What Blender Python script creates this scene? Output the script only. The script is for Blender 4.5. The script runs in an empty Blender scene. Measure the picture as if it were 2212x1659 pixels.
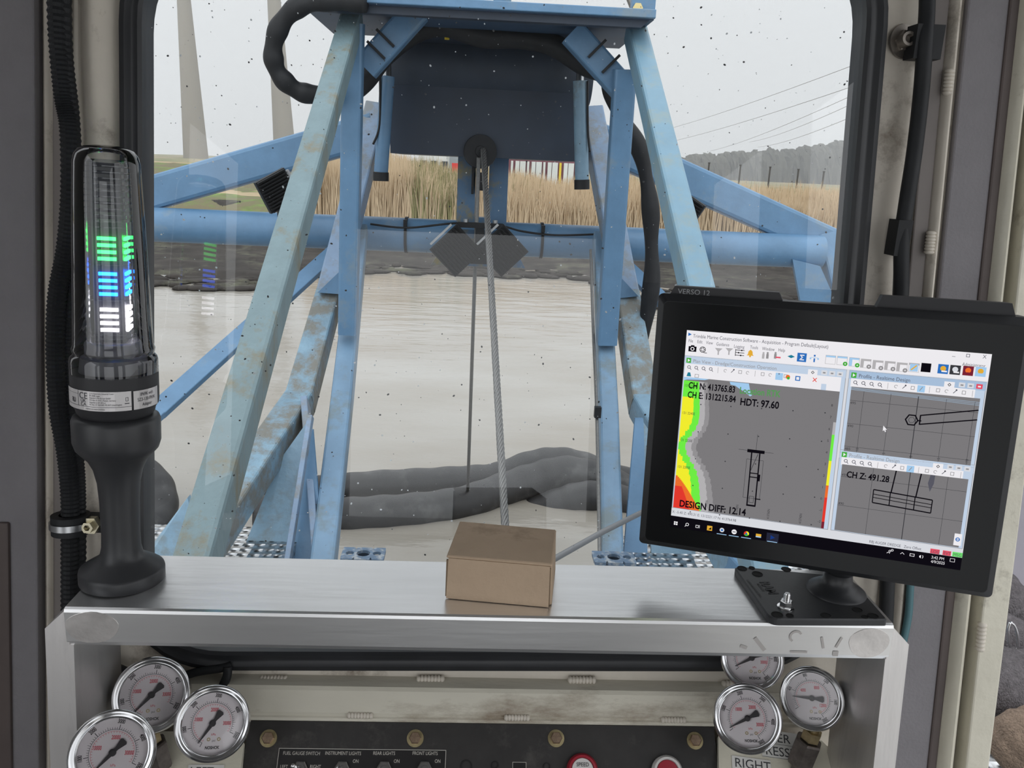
import bpy, bmesh, math, random
import numpy as np
from mathutils import Vector, Matrix
random.seed(7); rng = np.random.default_rng(7)
scene = bpy.context.scene
C = scene.collection
# ------------------------------------------------------------------ camera
F = 1800.0; CX, CY = 1106.0, 829.5; H = 2.5
_y, _p, _r = map(math.radians, (2.8, 14.75, 2.6))
fw = Vector((math.sin(_y)*math.cos(_p), math.cos(_y)*math.cos(_p), -math.sin(_p)))
_r0 = Vector((math.cos(_y), -math.sin(_y), 0)); _u0 = _r0.cross(fw)
RT = _r0*math.cos(_r) + _u0*math.sin(_r); UP = _u0*math.cos(_r) - _r0*math.sin(_r)
EYE = Vector((0, 0, H))
cam_data = bpy.data.cameras.new('camera'); cam = bpy.data.objects.new('camera', cam_data); C.objects.link(cam)
cam_data.sensor_width = 36; cam_data.lens = 36*F/2212; cam_data.clip_start = .01; cam_data.clip_end = 2000
cam.matrix_world = Matrix(((RT.x, UP.x, -fw.x, 0), (RT.y, UP.y, -fw.y, 0), (RT.z, UP.z, -fw.z, H), (0, 0, 0, 1)))
scene.camera = cam
# ------------------------------------------------------------------ overcast sky
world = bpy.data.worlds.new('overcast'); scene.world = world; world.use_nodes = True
nt = world.node_tree; nt.nodes.clear()
_o = nt.nodes.new('ShaderNodeOutputWorld'); _b = nt.nodes.new('ShaderNodeBackground')
_tc = nt.nodes.new('ShaderNodeTexCoord'); _sx = nt.nodes.new('ShaderNodeSeparateXYZ'); _rp = nt.nodes.new('ShaderNodeValToRGB')
nt.links.new(_tc.outputs['Generated'], _sx.inputs[0]); nt.links.new(_sx.outputs['Z'], _rp.inputs[0])
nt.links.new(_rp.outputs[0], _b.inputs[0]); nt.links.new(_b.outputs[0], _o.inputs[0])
_e = _rp.color_ramp.elements
_e[0].position = 0.0; _e[0].color = (.90, .92, .94, 1)
_e[1].position = 0.30; _e[1].color = (.93, .95, .975, 1)
_n = _e.new(0.45); _n.color = (1.15, 1.18, 1.22, 1)
_n = _e.new(1.0); _n.color = (1.75, 1.79, 1.86, 1)
_m1 = nt.nodes.new('ShaderNodeMapRange'); _m1.inputs[1].default_value = .1; _m1.inputs[2].default_value = -.9; _m1.inputs[3].default_value = 1.; _m1.inputs[4].default_value = 1.75   # added brightness in the sky behind the cab, to light its interior
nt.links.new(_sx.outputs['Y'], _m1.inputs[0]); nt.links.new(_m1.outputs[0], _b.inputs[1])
vs = scene.view_settings; vs.view_transform = 'Standard'; vs.look = 'None'; vs.gamma = 1; vs.use_curve_mapping = False
vs.exposure = 0.0
scene.cycles.max_bounces = 8; scene.cycles.transparent_max_bounces = 24; scene.cycles.use_denoising = True
try: scene.cycles.sample_clamp_indirect = 6
except Exception: pass

# ------------------------------------------------------------------ measuring helpers
def ray(x, y): return fw + RT*((x-CX)/F) - UP*((y-CY)/F)
def P(x, y, Y): d = ray(x, y); return EYE + d*(Y/d.y)          # a point of the upright plane at distance Y
def PZ(x, y, z): d = ray(x, y); return EYE + d*((z-H)/d.z)     # a point of the level plane at height z
TL = math.tan(math.radians(6.7)); YW = .82
def W(x, y, d=0.0):                                            # a point of the leaning cab front, d in front of it
    v = ray(x, y); return EYE + v*((YW-d)/(v.y - v.z*TL))
WN = Vector((0, math.cos(math.radians(6.7)), -math.sin(math.radians(6.7))))   # outwards through the front
def on_plane(x, y, p0, n): v = ray(x, y); return EYE + v*((p0-EYE).dot(n)/v.dot(n))
def mpp(p): return (p-EYE).dot(fw)/F                           # metres per pixel at a point

# ------------------------------------------------------------------ materials
MATS = {}
def mat(name, col, rough=.5, metal=0., var=.0, scale=8., dirt=None, dirt_amt=.0, dirt_scale=6., bump=.0, bump_scale=60., stretch=(1,1,1), spec=.5, emit=None, emit_s=0, coat=0.):
    if name in MATS: return MATS[name]
    m = bpy.data.materials.new(name); m.use_nodes = True; t = m.node_tree; b = t.nodes['Principled BSDF']
    b.inputs['Base Color'].default_value = (*col, 1); b.inputs['Roughness'].default_value = rough; b.inputs['Metallic'].default_value = metal
    b.inputs['Specular IOR Level'].default_value = spec; b.inputs['Coat Weight'].default_value = coat
    if emit: b.inputs['Emission Color'].default_value = (*emit, 1); b.inputs['Emission Strength'].default_value = emit_s
    src = None
    if var or dirt or bump:
        tc = t.nodes.new('ShaderNodeTexCoord'); mp = t.nodes.new('ShaderNodeMapping'); mp.inputs['Scale'].default_value = stretch
        t.links.new(tc.outputs['Object'], mp.inputs[0]); vec = mp.outputs[0]
    if var:
        n = t.nodes.new('ShaderNodeTexNoise'); n.inputs['Scale'].default_value = scale; n.inputs['Detail'].default_value = 6; n.inputs['Roughness'].default_value = .65
        t.links.new(vec, n.inputs['Vector'])
        r = t.nodes.new('ShaderNodeValToRGB'); r.color_ramp.elements[0].position = .3; r.color_ramp.elements[1].position = .7
        r.color_ramp.elements[0].color = (*[c*(1-var) for c in col], 1); r.color_ramp.elements[1].color = (*[min(1, c*(1+var)) for c in col], 1)
        t.links.new(n.outputs['Fac'], r.inputs[0]); src = r.outputs[0]
    if dirt:
        n = t.nodes.new('ShaderNodeTexNoise'); n.inputs['Scale'].default_value = dirt_scale; n.inputs['Detail'].default_value = 9; n.inputs['Roughness'].default_value = .72
        t.links.new(vec, n.inputs['Vector'])
        r = t.nodes.new('ShaderNodeValToRGB'); c0 = .62 - dirt_amt*.25
        r.color_ramp.elements[0].position = c0; r.color_ramp.elements[1].position = c0+.13
        t.links.new(n.outputs['Fac'], r.inputs[0])
        mx = t.nodes.new('ShaderNodeMixRGB'); mx.inputs[2].default_value = (*dirt, 1)
        t.links.new(r.outputs[0], mx.inputs[0])
        if src: t.links.new(src, mx.inputs[1])
        else: mx.inputs[1].default_value = (*col, 1)
        src = mx.outputs[0]
    if src: t.links.new(src, b.inputs['Base Color'])
    if bump:
        n = t.nodes.new('ShaderNodeTexNoise'); n.inputs['Scale'].default_value = bump_scale; n.inputs['Detail'].default_value = 4
        t.links.new(vec, n.inputs['Vector'])
        bn = t.nodes.new('ShaderNodeBump'); bn.inputs['Strength'].default_value = bump; bn.inputs['Distance'].default_value = .01
        t.links.new(n.outputs['Fac'], bn.inputs['Height']); t.links.new(bn.outputs[0], b.inputs['Normal'])
    MATS[name] = m; return m
def emat(name, col, s=1.):
    if name in MATS: return MATS[name]
    m = bpy.data.materials.new(name); m.use_nodes = True; t = m.node_tree; t.nodes.clear()
    o = t.nodes.new('ShaderNodeOutputMaterial'); e = t.nodes.new('ShaderNodeEmission')
    e.inputs[0].default_value = (*col, 1); e.inputs[1].default_value = s; t.links.new(e.outputs[0], o.inputs[0]); MATS[name] = m; return m
def glass_mat(name, tint=(1, 1, 1), refl=1., rough=0., ior=1.5):
    if name in MATS: return MATS[name]
    m = bpy.data.materials.new(name); m.use_nodes = True; t = m.node_tree; t.nodes.clear()
    o = t.nodes.new('ShaderNodeOutputMaterial'); g = t.nodes.new('ShaderNodeBsdfGlossy'); tr = t.nodes.new('ShaderNodeBsdfTransparent')
    f = t.nodes.new('ShaderNodeFresnel'); f.inputs[0].default_value = ior; mu = t.nodes.new('ShaderNodeMath'); mu.operation = 'MULTIPLY'; mu.inputs[1].default_value = refl; mu.use_clamp = True
    mx = t.nodes.new('ShaderNodeMixShader'); g.inputs['Roughness'].default_value = rough; tr.inputs[0].default_value = (*tint, 1)
    t.links.new(f.outputs[0], mu.inputs[0]); t.links.new(mu.outputs[0], mx.inputs[0]); t.links.new(tr.outputs[0], mx.inputs[1]); t.links.new(g.outputs[0], mx.inputs[2]); t.links.new(mx.outputs[0], o.inputs[0])
    MATS[name] = m; return m

# ------------------------------------------------------------------ building helpers
def lab(o, label, cat, group=None, kind=None):
    if label: o['label'] = label
    if cat: o['category'] = cat
    if group: o['group'] = group
    if kind: o['kind'] = kind
    return o
def thing(name, loc, label, cat, group=None):
    o = bpy.data.objects.new(name, None); o.empty_display_size = .05; C.objects.link(o); o.location = loc
    bpy.context.view_layer.update() if False else None
    return lab(o, label, cat, group)
def put(name, verts, faces, m, parent=None, smooth=False, mi=None, mats=None):
    """link one mesh object; verts in world space, origin at the parent's or at the mesh's own centre"""
    vs_ = [Vector(v) for v in verts]
    if parent is not None: org = parent['_org'] if '_org' in parent else parent.location; org = Vector(org)
    else:
        c = Vector((0, 0, 0))
        for v in vs_: c += v
        org = c/len(vs_); org.z = min(v.z for v in vs_)
    me = bpy.data.meshes.new(name); me.from_pydata([v-org for v in vs_], [], faces)
    for mm in (mats or [m]): me.materials.append(mm)
    if mi is not None: me.polygons.foreach_set('material_index', mi)
    if smooth: me.polygons.foreach_set('use_smooth', [True]*len(me.polygons))
    me.update()
    bm = bmesh.new(); bm.from_mesh(me)
    if mi is None or True:
        try: bmesh.ops.recalc_face_normals(bm, faces=bm.faces)
        except Exception: pass
    bm.to_mesh(me); bm.free()
    o = bpy.data.objects.new(name, me); C.objects.link(o)
    if parent is not None:
        o.parent = parent
        if parent.type == 'EMPTY' or parent.type == 'MESH': pass
        o['_org'] = list(org)
    else: o.location = org; o['_org'] = list(org)
    return o
class MB:
    """collects solids in world space and links them as one mesh object"""
    def __init__(s): s.v = []; s.f = []; s.m = []; s.k = 0
    def add(s, v, f, k=None):
        n = len(s.v); s.v += [Vector(p) for p in v]; s.f += [[i+n for i in q] for q in f]; s.m += [s.k if k is None else k]*len(f); return s
    def hexa(s, a, b, k=None):      # two quads a, b
        return s.add(list(a)+list(b), [(0, 3, 2, 1), (4, 5, 6, 7), (0, 1, 5, 4), (1, 2, 6, 5), (2, 3, 7, 6), (3, 0, 4, 7)], k)
    def box(s, c, dx, dy, dz, X=Vector((1, 0, 0)), Y=Vector((0, 1, 0)), Z=Vector((0, 0, 1)), k=None):
        c = Vector(c); a = [c + X*(sx*dx/2) + Y*(sy*dy/2) - Z*(dz/2) for sx, sy in ((-1, -1), (1, -1), (1, 1), (-1, 1))]
        return s.hexa(a, [p + Z*dz for p in a], k)
    def prism(s, poly, vec, k=None):
        n = len(poly); a = [Vector(p) for p in poly]; vec = Vector(vec)
        return s.add(a+[p+vec for p in a], [list(range(n))[::-1], list(range(n, 2*n))] + [(i, (i+1) % n, (i+1) % n + n, i+n) for i in range(n)], k)
    def beam(s, p0, p1, w, h, side=Vector((1, 0, 0)), ch=.12, w1=None, h1=None, k=None):   # box section with softened corners
        p0, p1 = Vector(p0), Vector(p1); d = (p1-p0).normalized(); sd = (side - d*side.dot(d)).normalized(); up = sd.cross(d)
        r = []
        for p, ww, hh in ((p0, w, h), (p1, w1 or w, h1 or h)):
            a, b = ww/2, hh/2; c = min(a, b)*ch*2
            r.append([p + sd*x + up*y for x, y in ((-a+c, -b), (a-c, -b), (a-c*.3, -b+c*.3), (a, -b+c), (a, b-c), (a-c*.3, b-c*.3), (a-c, b), (-a+c, b), (-a+c*.3, b-c*.3), (-a, b-c), (-a, -b+c), (-a+c*.3, -b+c*.3))])
        n = 12
        return s.add(r[0]+r[1], [list(range(n))[::-1], list(range(n, 2*n))] + [(i, (i+1) % n, (i+1) % n + n, i+n) for i in range(n)], k)
    def tube(s, pts, r, n=12, caps=True, k=None):
        pts = [Vector(p) for p in pts]; rs = r if isinstance(r, (list, tuple)) else [r]*len(pts); v = []; f = []; ref = None
        for i, p in enumerate(pts):
            d = (pts[min(i+1, len(pts)-1)] - pts[max(i-1, 0)]).normalized()
            if ref is None: ref = Vector((0, 0, 1)) if abs(d.z) < .9 else Vector((1, 0, 0))
            a = (ref - d*ref.dot(d)).normalized(); ref = a; b = d.cross(a)
            for j in range(n): t = 2*math.pi*j/n; v.append(p + a*(math.cos(t)*rs[i]) + b*(math.sin(t)*rs[i]))
        for i in range(len(pts)-1):
            for j in range(n): f.append((i*n+j, i*n+(j+1) % n, (i+1)*n+(j+1) % n, (i+1)*n+j))
        if caps: f.append(list(range(n))[::-1]); f.append([(len(pts)-1)*n+j for j in range(n)])
        return s.add(v, f, k)
    def lathe(s, base, axis, prof, n=48, k=None, a0=0, a1=2*math.pi):   # prof: (height along the axis, radius)
        base = Vector(base); ax = Vector(axis).normalized(); e1 = ax.orthogonal().normalized(); e1 = (Vector((1, 0, 0)) - ax*ax.x).normalized() if abs(ax.x) < .9 else e1; e2 = ax.cross(e1)
        v = []; f = []; full = abs(a1-a0-2*math.pi) < 1e-6; nn = n if full else n+1
        for h, r in prof:
            for j in range(nn): t = a0 + (a1-a0)*j/n; v.append(base + ax*h + (e1*math.cos(t) + e2*math.sin(t))*max(r, 1e-5))
        for i in range(len(prof)-1):
            for j in range(n): f.append((i*nn+j, i*nn+(j+1) % nn, (i+1)*nn+(j+1) % nn, (i+1)*nn+j))
        return s.add(v, f, k)
    def ball(s, c, rx, ry=None, rz=None, n=10, m=6, k=None):
        c = Vector(c); ry = ry or rx; rz = rz or rx; v = [c+Vector((0, 0, rz))]; f = []
        for i in range(1, m):
            for j in range(n): a = math.pi*i/m; t = 2*math.pi*j/n; v.append(c + Vector((rx*math.sin(a)*math.cos(t), ry*math.sin(a)*math.sin(t), rz*math.cos(a))))
        v.append(c-Vector((0, 0, rz))); L = len(v)-1
        for j in range(n):
            f.append((0, 1+j, 1+(j+1) % n)); f.append((L, L-n+(j+1) % n, L-n+j))
            for i in range(m-2): a = 1+i*n; f.append((a+j, a+n+j, a+n+(j+1) % n, a+(j+1) % n))
        return s.add(v, f, k)
    def obj(s, name, m, parent=None, smooth=False, label=None, cat=None, group=None, kind=None):
        ms = m if isinstance(m, list) else [m]
        o = put(name, s.v, s.f, None, parent, smooth, s.m, ms)
        if smooth == 'auto':
            o.data.polygons.foreach_set('use_smooth', [True]*len(o.data.polygons))
            try: o.data.set_sharp_from_angle(angle=math.radians(40))
            except Exception: pass
        return lab(o, label, cat, group, kind)
def smooth_path(pts, n=8):
    pts = [Vector(p) for p in pts]; out = []
    for i in range(len(pts)-1):
        a = pts[max(i-1, 0)]; b = pts[i]; c = pts[i+1]; d = pts[min(i+2, len(pts)-1)]
        for j in range(n):
            t = j/n; out.append(.5*((2*b) + (c-a)*t + (2*a-5*b+4*c-d)*t*t + (3*b-a-3*c+d)*t**3))
    out.append(pts[-1]); return out
# flat drawings (dials, labels, the software on the screen): one mesh, several inks, tiny steps between layers
_TXT = {}
def text_mesh(s, bold=False):
    key = (s, bold)
    if key in _TXT: return _TXT[key]
    cu = bpy.data.curves.new('t', 'FONT'); cu.body = s; cu.size = 1.0; cu.resolution_u = 3
    if bold: cu.offset = .026
    o = bpy.data.objects.new('t', cu); C.objects.link(o)
    dg = bpy.context.evaluated_depsgraph_get(); me = bpy.data.meshes.new_from_object(o.evaluated_get(dg))
    v = [tuple(p.co[:2]) for p in me.vertices]; f = [tuple(p.vertices) for p in me.polygons]
    bpy.data.objects.remove(o); bpy.data.curves.remove(cu); bpy.data.meshes.remove(me)
    _TXT[key] = (v, f); return _TXT[key]
class Draw:
    def __init__(s, org, X, Y, step=.00008, wrap=None):
        s.o, s.X, s.Y = Vector(org), Vector(X), Vector(Y); s.N = s.X.cross(s.Y).normalized(); s.v = []; s.f = []; s.mi = []; s.mats = []; s.step = step; s.wrap = wrap
    def _m(s, m):
        if m not in s.mats: s.mats.append(m)
        return s.mats.index(m)
    def pt(s, x, y, l):
        if s.wrap: return s.wrap(x, y, l*s.step)
        return s.o + s.X*x + s.Y*y + s.N*(l*s.step)
    def poly(s, pts, m, l=1):
        n = len(s.v); s.v += [s.pt(x, y, l) for x, y in pts]; s.f.append(list(range(n, n+len(pts)))); s.mi.append(s._m(m))
    def rect(s, x0, y0, x1, y1, m, l=1):
        if s.wrap:
            k = max(1, int(abs(x1-x0)/.004))
            for i in range(k): a = x0+(x1-x0)*i/k; b = x0+(x1-x0)*(i+1)/k; s.poly([(a, y0), (b, y0), (b, y1), (a, y1)], m, l)
        else: s.poly([(x0, y0), (x1, y0), (x1, y1), (x0, y1)], m, l)
    def line(s, x0, y0, x1, y1, w, m, l=1):
        d = math.hypot(x1-x0, y1-y0) or 1; a = -(y1-y0)/d*w/2; b = (x1-x0)/d*w/2
        s.poly([(x0+a, y0+b), (x0-a, y0-b), (x1-a, y1-b), (x1+a, y1+b)], m, l)
    def frame(s, x0, y0, x1, y1, w, m, l=1):
        s.rect(x0, y0, x1, y0+w, m, l); s.rect(x0, y1-w, x1, y1, m, l); s.rect(x0, y0, x0+w, y1, m, l); s.rect(x1-w, y0, x1, y1, m, l)
    def disc(s, x, y, r, m, l=1, n=20): s.poly([(x+r*math.cos(2*math.pi*i/n), y+r*math.sin(2*math.pi*i/n)) for i in range(n)], m, l)
    def ring(s, x, y, r0, r1, m, l=1, a0=0, a1=360, n=40):
        for i in range(n):
            t0 = math.radians(a0+(a1-a0)*i/n); t1 = math.radians(a0+(a1-a0)*(i+1)/n)
            s.poly([(x+r0*math.cos(t0), y+r0*math.sin(t0)), (x+r1*math.cos(t0), y+r1*math.sin(t0)), (x+r1*math.cos(t1), y+r1*math.sin(t1)), (x+r0*math.cos(t1), y+r0*math.sin(t1))], m, l)
    def text(s, t, x, y, size, m, l=2, rot=0, bold=False, align='L', sx=1.0, flip=1):
        v, f = text_mesh(t, bold)
        if not v: return
        w = max(p[0] for p in v); ox = {'L': 0, 'C': -w/2, 'R': -w}[align]; c, sn = math.cos(rot), math.sin(rot); n = len(s.v)
        for px, py in v:
            a = (px+ox)*size*sx; b = py*size*flip; s.v.append(s.pt(x+a*c-b*sn, y+a*sn+b*c, l))
        s.f += [tuple(i+n for i in q) for q in f]; s.mi += [s._m(m)]*len(f)
    def obj(s, name, parent, **kw):
        o = put(name, s.v, s.f, None, parent, False, s.mi, s.mats); return lab(o, kw.get('label'), kw.get('cat'))
# ================================================================== OUTDOORS
BLUE = mat('blue_paint', (.105, .215, .35), .42, var=.14, scale=5, dirt=(.17, .24, .30), dirt_amt=.2, dirt_scale=4, bump=.15, bump_scale=30)
BLUEL = mat('pale_blue_paint', (.19, .31, .41), .45, var=.14, scale=7, dirt=(.17, .21, .22), dirt_amt=.4, dirt_scale=5, bump=.3, bump_scale=40)
SAGE = mat('weathered_blue_paint', (.155, .225, .245), .5, var=.12, scale=9, dirt=(.17, .16, .11), dirt_amt=.4, dirt_scale=7, bump=.3, bump_scale=50, stretch=(1, 1, .35))
NAVY = mat('shaded_navy_paint', (.018, .030, .052), .5, var=.2, scale=4)  # the unlit winch housing's shade is put into this colour
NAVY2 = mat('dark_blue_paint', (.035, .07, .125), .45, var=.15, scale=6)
RUBBER = mat('black_rubber', (.015, .016, .018), .55, var=.3, scale=20, spec=.3)
RUBL = mat('wet_grey_rubber', (.020, .020, .021), .5, var=.45, scale=2.2, dirt=(.08, .08, .078), dirt_amt=.35, dirt_scale=2.5, bump=.3, bump_scale=12)
STEEL = mat('galvanised_steel', (.42, .43, .44), .32, 1., var=.2, scale=15)
CABLE = mat('wire_rope_steel', (.17, .17, .165), .45, .6, var=.2, scale=80)

# ---- ground, water, banks
def grid(name, x0, x1, y0, y1, nx, ny, zf, m, smooth=True):
    xs = np.linspace(x0, x1, nx); ys = np.linspace(y0, y1, ny); v = [(x, y, zf(x, y)) for y in ys for x in xs]
    f = [(j*nx+i, j*nx+i+1, (j+1)*nx+i+1, (j+1)*nx+i) for j in range(ny-1) for i in range(nx-1)]
    return lab(put(name, v, f, m, None, smooth), None, None, None, 'structure')
water = bpy.data.materials.new('murky_water'); water.use_nodes = True; t = water.node_tree; b = t.nodes['Principled BSDF']
b.inputs['Base Color'].default_value = (.50, .455, .38, 1); b.inputs['Roughness'].default_value = .09; b.inputs['IOR'].default_value = 1.33
tc = t.nodes.new('ShaderNodeTexCoord'); mp = t.nodes.new('ShaderNodeMapping'); mp.inputs['Scale'].default_value = (.6, 1.5, 1)
n1 = t.nodes.new('ShaderNodeTexNoise'); n1.inputs['Scale'].default_value = 2.6; n1.inputs['Detail'].default_value = 5
n2 = t.nodes.new('ShaderNodeTexNoise'); n2.inputs['Scale'].default_value = .5; n2.inputs['Detail'].default_value = 4
bn = t.nodes.new('ShaderNodeBump'); bn.inputs['Strength'].default_value = .32; bn.inputs['Distance'].default_value = .05
t.links.new(tc.outputs['Object'], mp.inputs[0]); t.links.new(mp.outputs[0], n1.inputs['Vector']); t.links.new(mp.outputs[0], n2.inputs['Vector'])
t.links.new(n1.outputs['Fac'], bn.inputs['Height']); t.links.new(bn.outputs[0], b.inputs['Normal'])
r = t.nodes.new('ShaderNodeValToRGB'); r.color_ramp.elements[0].position = .35; r.color_ramp.elements[1].position = .65
r.color_ramp.elements[0].color = (.27, .245, .205, 1); r.color_ramp.elements[1].color = (.34, .325, .295, 1)
t.links.new(n2.outputs['Fac'], r.inputs[0]); t.links.new(r.outputs[0], b.inputs['Base Color'])
def nz(x, y, s=1., k=0): return (math.sin(x*1.3*s+k)+math.sin(y*1.7*s+1.3*k)+math.sin((x+y)*.9*s+2+k)+.6*math.sin((x*2.3-y*1.9)*s+k*3))/3.6
wv = grid('water_surface', -30, 34, -6, 24.5, 2, 2, lambda x, y: 0, water)
MUD = mat('bank_mud', (.038, .033, .029), .75, var=.5, scale=1.6, dirt=(.10, .10, .07), dirt_amt=.35, dirt_scale=.9, bump=.6, bump_scale=4, spec=.15)
FIELD = mat('field_ground', (.36, .28, .17), .9, var=.35, scale=.5, dirt=(.14, .17, .05), dirt_amt=.7, dirt_scale=.16, bump=.5, bump_scale=3)
def sm(t): t = max(0., min(1., t)); return t*t*(3-2*t)
def shore(x): return 19.9 + .7*nz(x*.5, 3, 1, 1) + .35*nz(x*2, 1, 1, 2) - 3.3*sm((-x-2.2)/3) - 2.6*sm((x-1.6)/3)
def bank(x, y):
    e = shore(x)
    z = -.12 + .20*sm((y-e)/1.2) + .30*sm((y-22)/2.5) + .25*sm((y-25)/3) + .05*nz(x*2, y*2, 1.5, 4)
    z += sm((-4.2-x)/2.0)*(.55*sm((y-24.5)/3) + 1.05*sm((y-31)/14))*.68
    return z
grid('mud_bank', -36, 40, 13.5, 30, 170, 90, bank, MUD)
grid('field', -90, 130, 30, 290, 90, 60, lambda x, y: bank(x, y)*1.0 if y < 60 else .9, FIELD)
GRASS = mat('short_grass', (.13, .20, .045), .9, var=.4, scale=1.5, dirt=(.15, .13, .07), dirt_amt=.9, dirt_scale=.6)
grid('grass_bank', -24, -4.6, 25.5, 47, 60, 40, lambda x, y: bank(x, y)+.03+.05*nz(x, y, 2)-.25*sm((x+6)/1.4), GRASS)
# ---- reeds
REED = mat('dry_reed', (.56, .43, .28), .85, var=.1, scale=1.2)
REEDG = mat('green_reed', (.27, .25, .12), .85, var=.3, scale=1.2)
N = 52000
X = rng.uniform(-1, 1, N); Yb = 25.6 + 26*rng.uniform(0, 1, N)**1.9
Xb = X*(.62*Yb+2) + .02*Yb
wild = np.sin(Xb*1.1)+np.sin(Xb*2.7+1)+np.sin(Yb*.9+Xb*.4)
hh = 1.46 + .13*wild + rng.normal(0, .13, N); pxs = CX + F*(Xb/Yb - .049)
hh += .42*np.exp(-((pxs-850)/150)**2) - .30*np.exp(-((pxs-1180)/90)**2) - .20*np.clip((pxs-1300)/250, 0, 1)
keep = (Xb > -.200*Yb+.06*rng.normal(0, 1, N)) 
Xb, Yb, hh = Xb[keep], Yb[keep], hh[keep]; N = len(Xb)
zb = np.array([bank(x, y) for x, y in zip(Xb, Yb)]); wd = rng.uniform(.012, .03, N)*(.8+Yb/60); lx = rng.normal(0, .16, N); ly = rng.normal(0, .1, N)
vv = np.zeros((N, 5, 3)); 
vv[:, 0] = np.c_[Xb-wd/2, Yb, zb-.05]; vv[:, 1] = np.c_[Xb+wd/2, Yb, zb-.05]
vv[:, 2] = np.c_[Xb+wd*.45+lx*.45, Yb+ly*.4, zb+hh*.6]; vv[:, 3] = np.c_[Xb+lx, Yb+ly, zb+hh]; vv[:, 4] = np.c_[Xb-wd*.45+lx*.45, Yb+ly*.4, zb+hh*.6]
me = bpy.data.meshes.new('reed_bed'); me.from_pydata(vv.reshape(-1, 3).tolist(), [], (np.arange(N)[:, None]*5+np.arange(5)).tolist())
me.materials.append(REED); me.materials.append(REEDG)
gm = ((np.sin(Xb*.9+1.2)+np.sin(Yb*.7)+rng.normal(0, .7, N)) > 2.2) | ((np.abs(CX+F*(Xb/Yb-.049)-935) < 60) & (rng.uniform(0, 1, N) < .6))
me.polygons.foreach_set('material_index', gm.astype(int).tolist())
ro = bpy.data.objects.new('reed_bed', me); C.objects.link(ro); lab(ro, 'dense bed of dry golden reeds on the far bank behind the blue frame', 'reeds', None, 'stuff')
# clods of mud at the waterline
cl = MB()
for i in range(420):
    x = random.uniform(-11, 13); y = shore(x)+random.uniform(-.9, .5) - (1.8 if 3 < x < 6.5 and random.random() < .6 else 0)
    cl.ball((x, y, .02), random.uniform(.08, .38), random.uniform(.08, .3), random.uniform(.02, .07), 8, 4)
cl.obj('mud_clods', MUD, None, True, 'dark lumps of mud and weed along the far waterline', 'mud', None, 'stuff')
# ---- far woodland, towers, lines, yard
WOOD = mat('bare_woodland', (.085, .08, .06), .95, var=.3, scale=.05)
xs = np.linspace(20, 190, 420); ridge = []
def ridge_h(x): px = CX+F*(x/250-.049); return float(np.interp(px, [1200, 1400, 1480, 1600, 1700, 1760, 1840, 2300], [4.5, 6.4, 7.9, 9.6, 11.2, 13.0, 14.4, 19])) - .4 + .28*math.sin(x*.61)+.25*math.sin(x*1.33+1)+.18*math.sin(x*2.9)
v = []; f = []
for i, x in enumerate(xs):
    hgt = max(.5, ridge_h(x))
    for j in range(7):
        a = j/6; v.append((x+rng.normal(0, .25), 242+10*a+rng.normal(0, .5), .3+(hgt+rng.normal(0, .18))*math.sin(a*math.pi/2)**.6 if j else .3))
for i in range(len(xs)-1):
    for j in range(6): f.append((i*7+j, (i+1)*7+j, (i+1)*7+j+1, i*7+j+1))
lab(put('woodland_hill', v, f, WOOD), 'long hill of leafless woodland far away on the right, grey with mist', 'woodland', None, 'stuff')
CONC = mat('pale_concrete', (.27, .24, .195), .8, var=.05, scale=.05)
def tower(px0, py0, px1, py1, w0, w1, Y, label):
    a = P(px1, py1, Y); b = P(px0, py0, Y); a.z = .8; b.x = a.x + (b.x-a.x)*1.0; d = (b-a); m = MB()
    k0 = w1/2*mpp(a); k1 = w0/2*mpp(b); ax = d.normalized(); L = d.length
    m.lathe(a, ax, [(0, 0), (0, k0*1.03), (L*.5, (k0+k1)/2*1.01), (L, k1), (L+30, k1*.6), (L+30, 0)], 24)
    m.obj('chimney_tower', CONC, None, 'auto', label, 'tower', 'tall tapering towers in the mist')
tower(394, -40, 424, 352, 26, 50, 170, 'tall tapering pale tower in the mist, left one nearer the window edge')
tower(589, -40, 617, 352, 26, 46, 175, 'tall tapering pale tower in the mist, right one behind the black hose loop')
LINE = mat('power_line_grey', (.30, .30, .31), .7)
for i, (a, b_) in enumerate((((1449, 279), (1855, 139)), ((1461, 305), (1851, 186)), ((1572, 318), (1849, 205)), ((1646, 303), (1849, 223)), ((1662, 316), (1847, 252)))):
    p = P(*a, 200); q = P(*b_, 95); p2 = p + (p-q)*.35; q2 = q+(q-p)*.4
    pts = [p2.lerp(q2, t/14) - Vector((0, 0, 1.1*4*(t/14)*(1-t/14))) + Vector((0, 0, .9)) for t in range(15)]
    m = MB(); m.tube(pts, .035, 6)
    m.obj('power_line', LINE, None, True, ['topmost', 'second from the top', 'third from the top', 'fourth from the top', 'lowest'][i]+' of the five faint power lines crossing the misty sky at right', 'power line', 'power lines at right')
WHITEB = mat('white_cladding', (.62, .64, .63), .6, var=.1, scale=.5); YEL = mat('yellow_paint', (.75, .55, .04), .5, var=.1, scale=2); MARO = mat('maroon_paint', (.16, .05, .07), .6, var=.2, scale=1); REDP = mat('red_paint', (.62, .04, .04), .5); GREYB = mat('grey_cladding', (.30, .33, .35), .6, var=.1, scale=.5)
def far_box(name, x0, x1, ytop, Y, dep, m, label, cat, group=None, z0=.8):
    a = P(x0, ytop, Y); b_ = P(x1, ytop, Y); mm = MB(); mm.hexa([(a.x, Y, z0), (b_.x, Y, z0), (b_.x, Y+dep, z0), (a.x, Y+dep, z0)], [(a.x, Y, a.z), (b_.x, Y, a.z), (b_.x, Y+dep, a.z), (a.x, Y+dep, a.z)])
    return mm, a, b_
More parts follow.
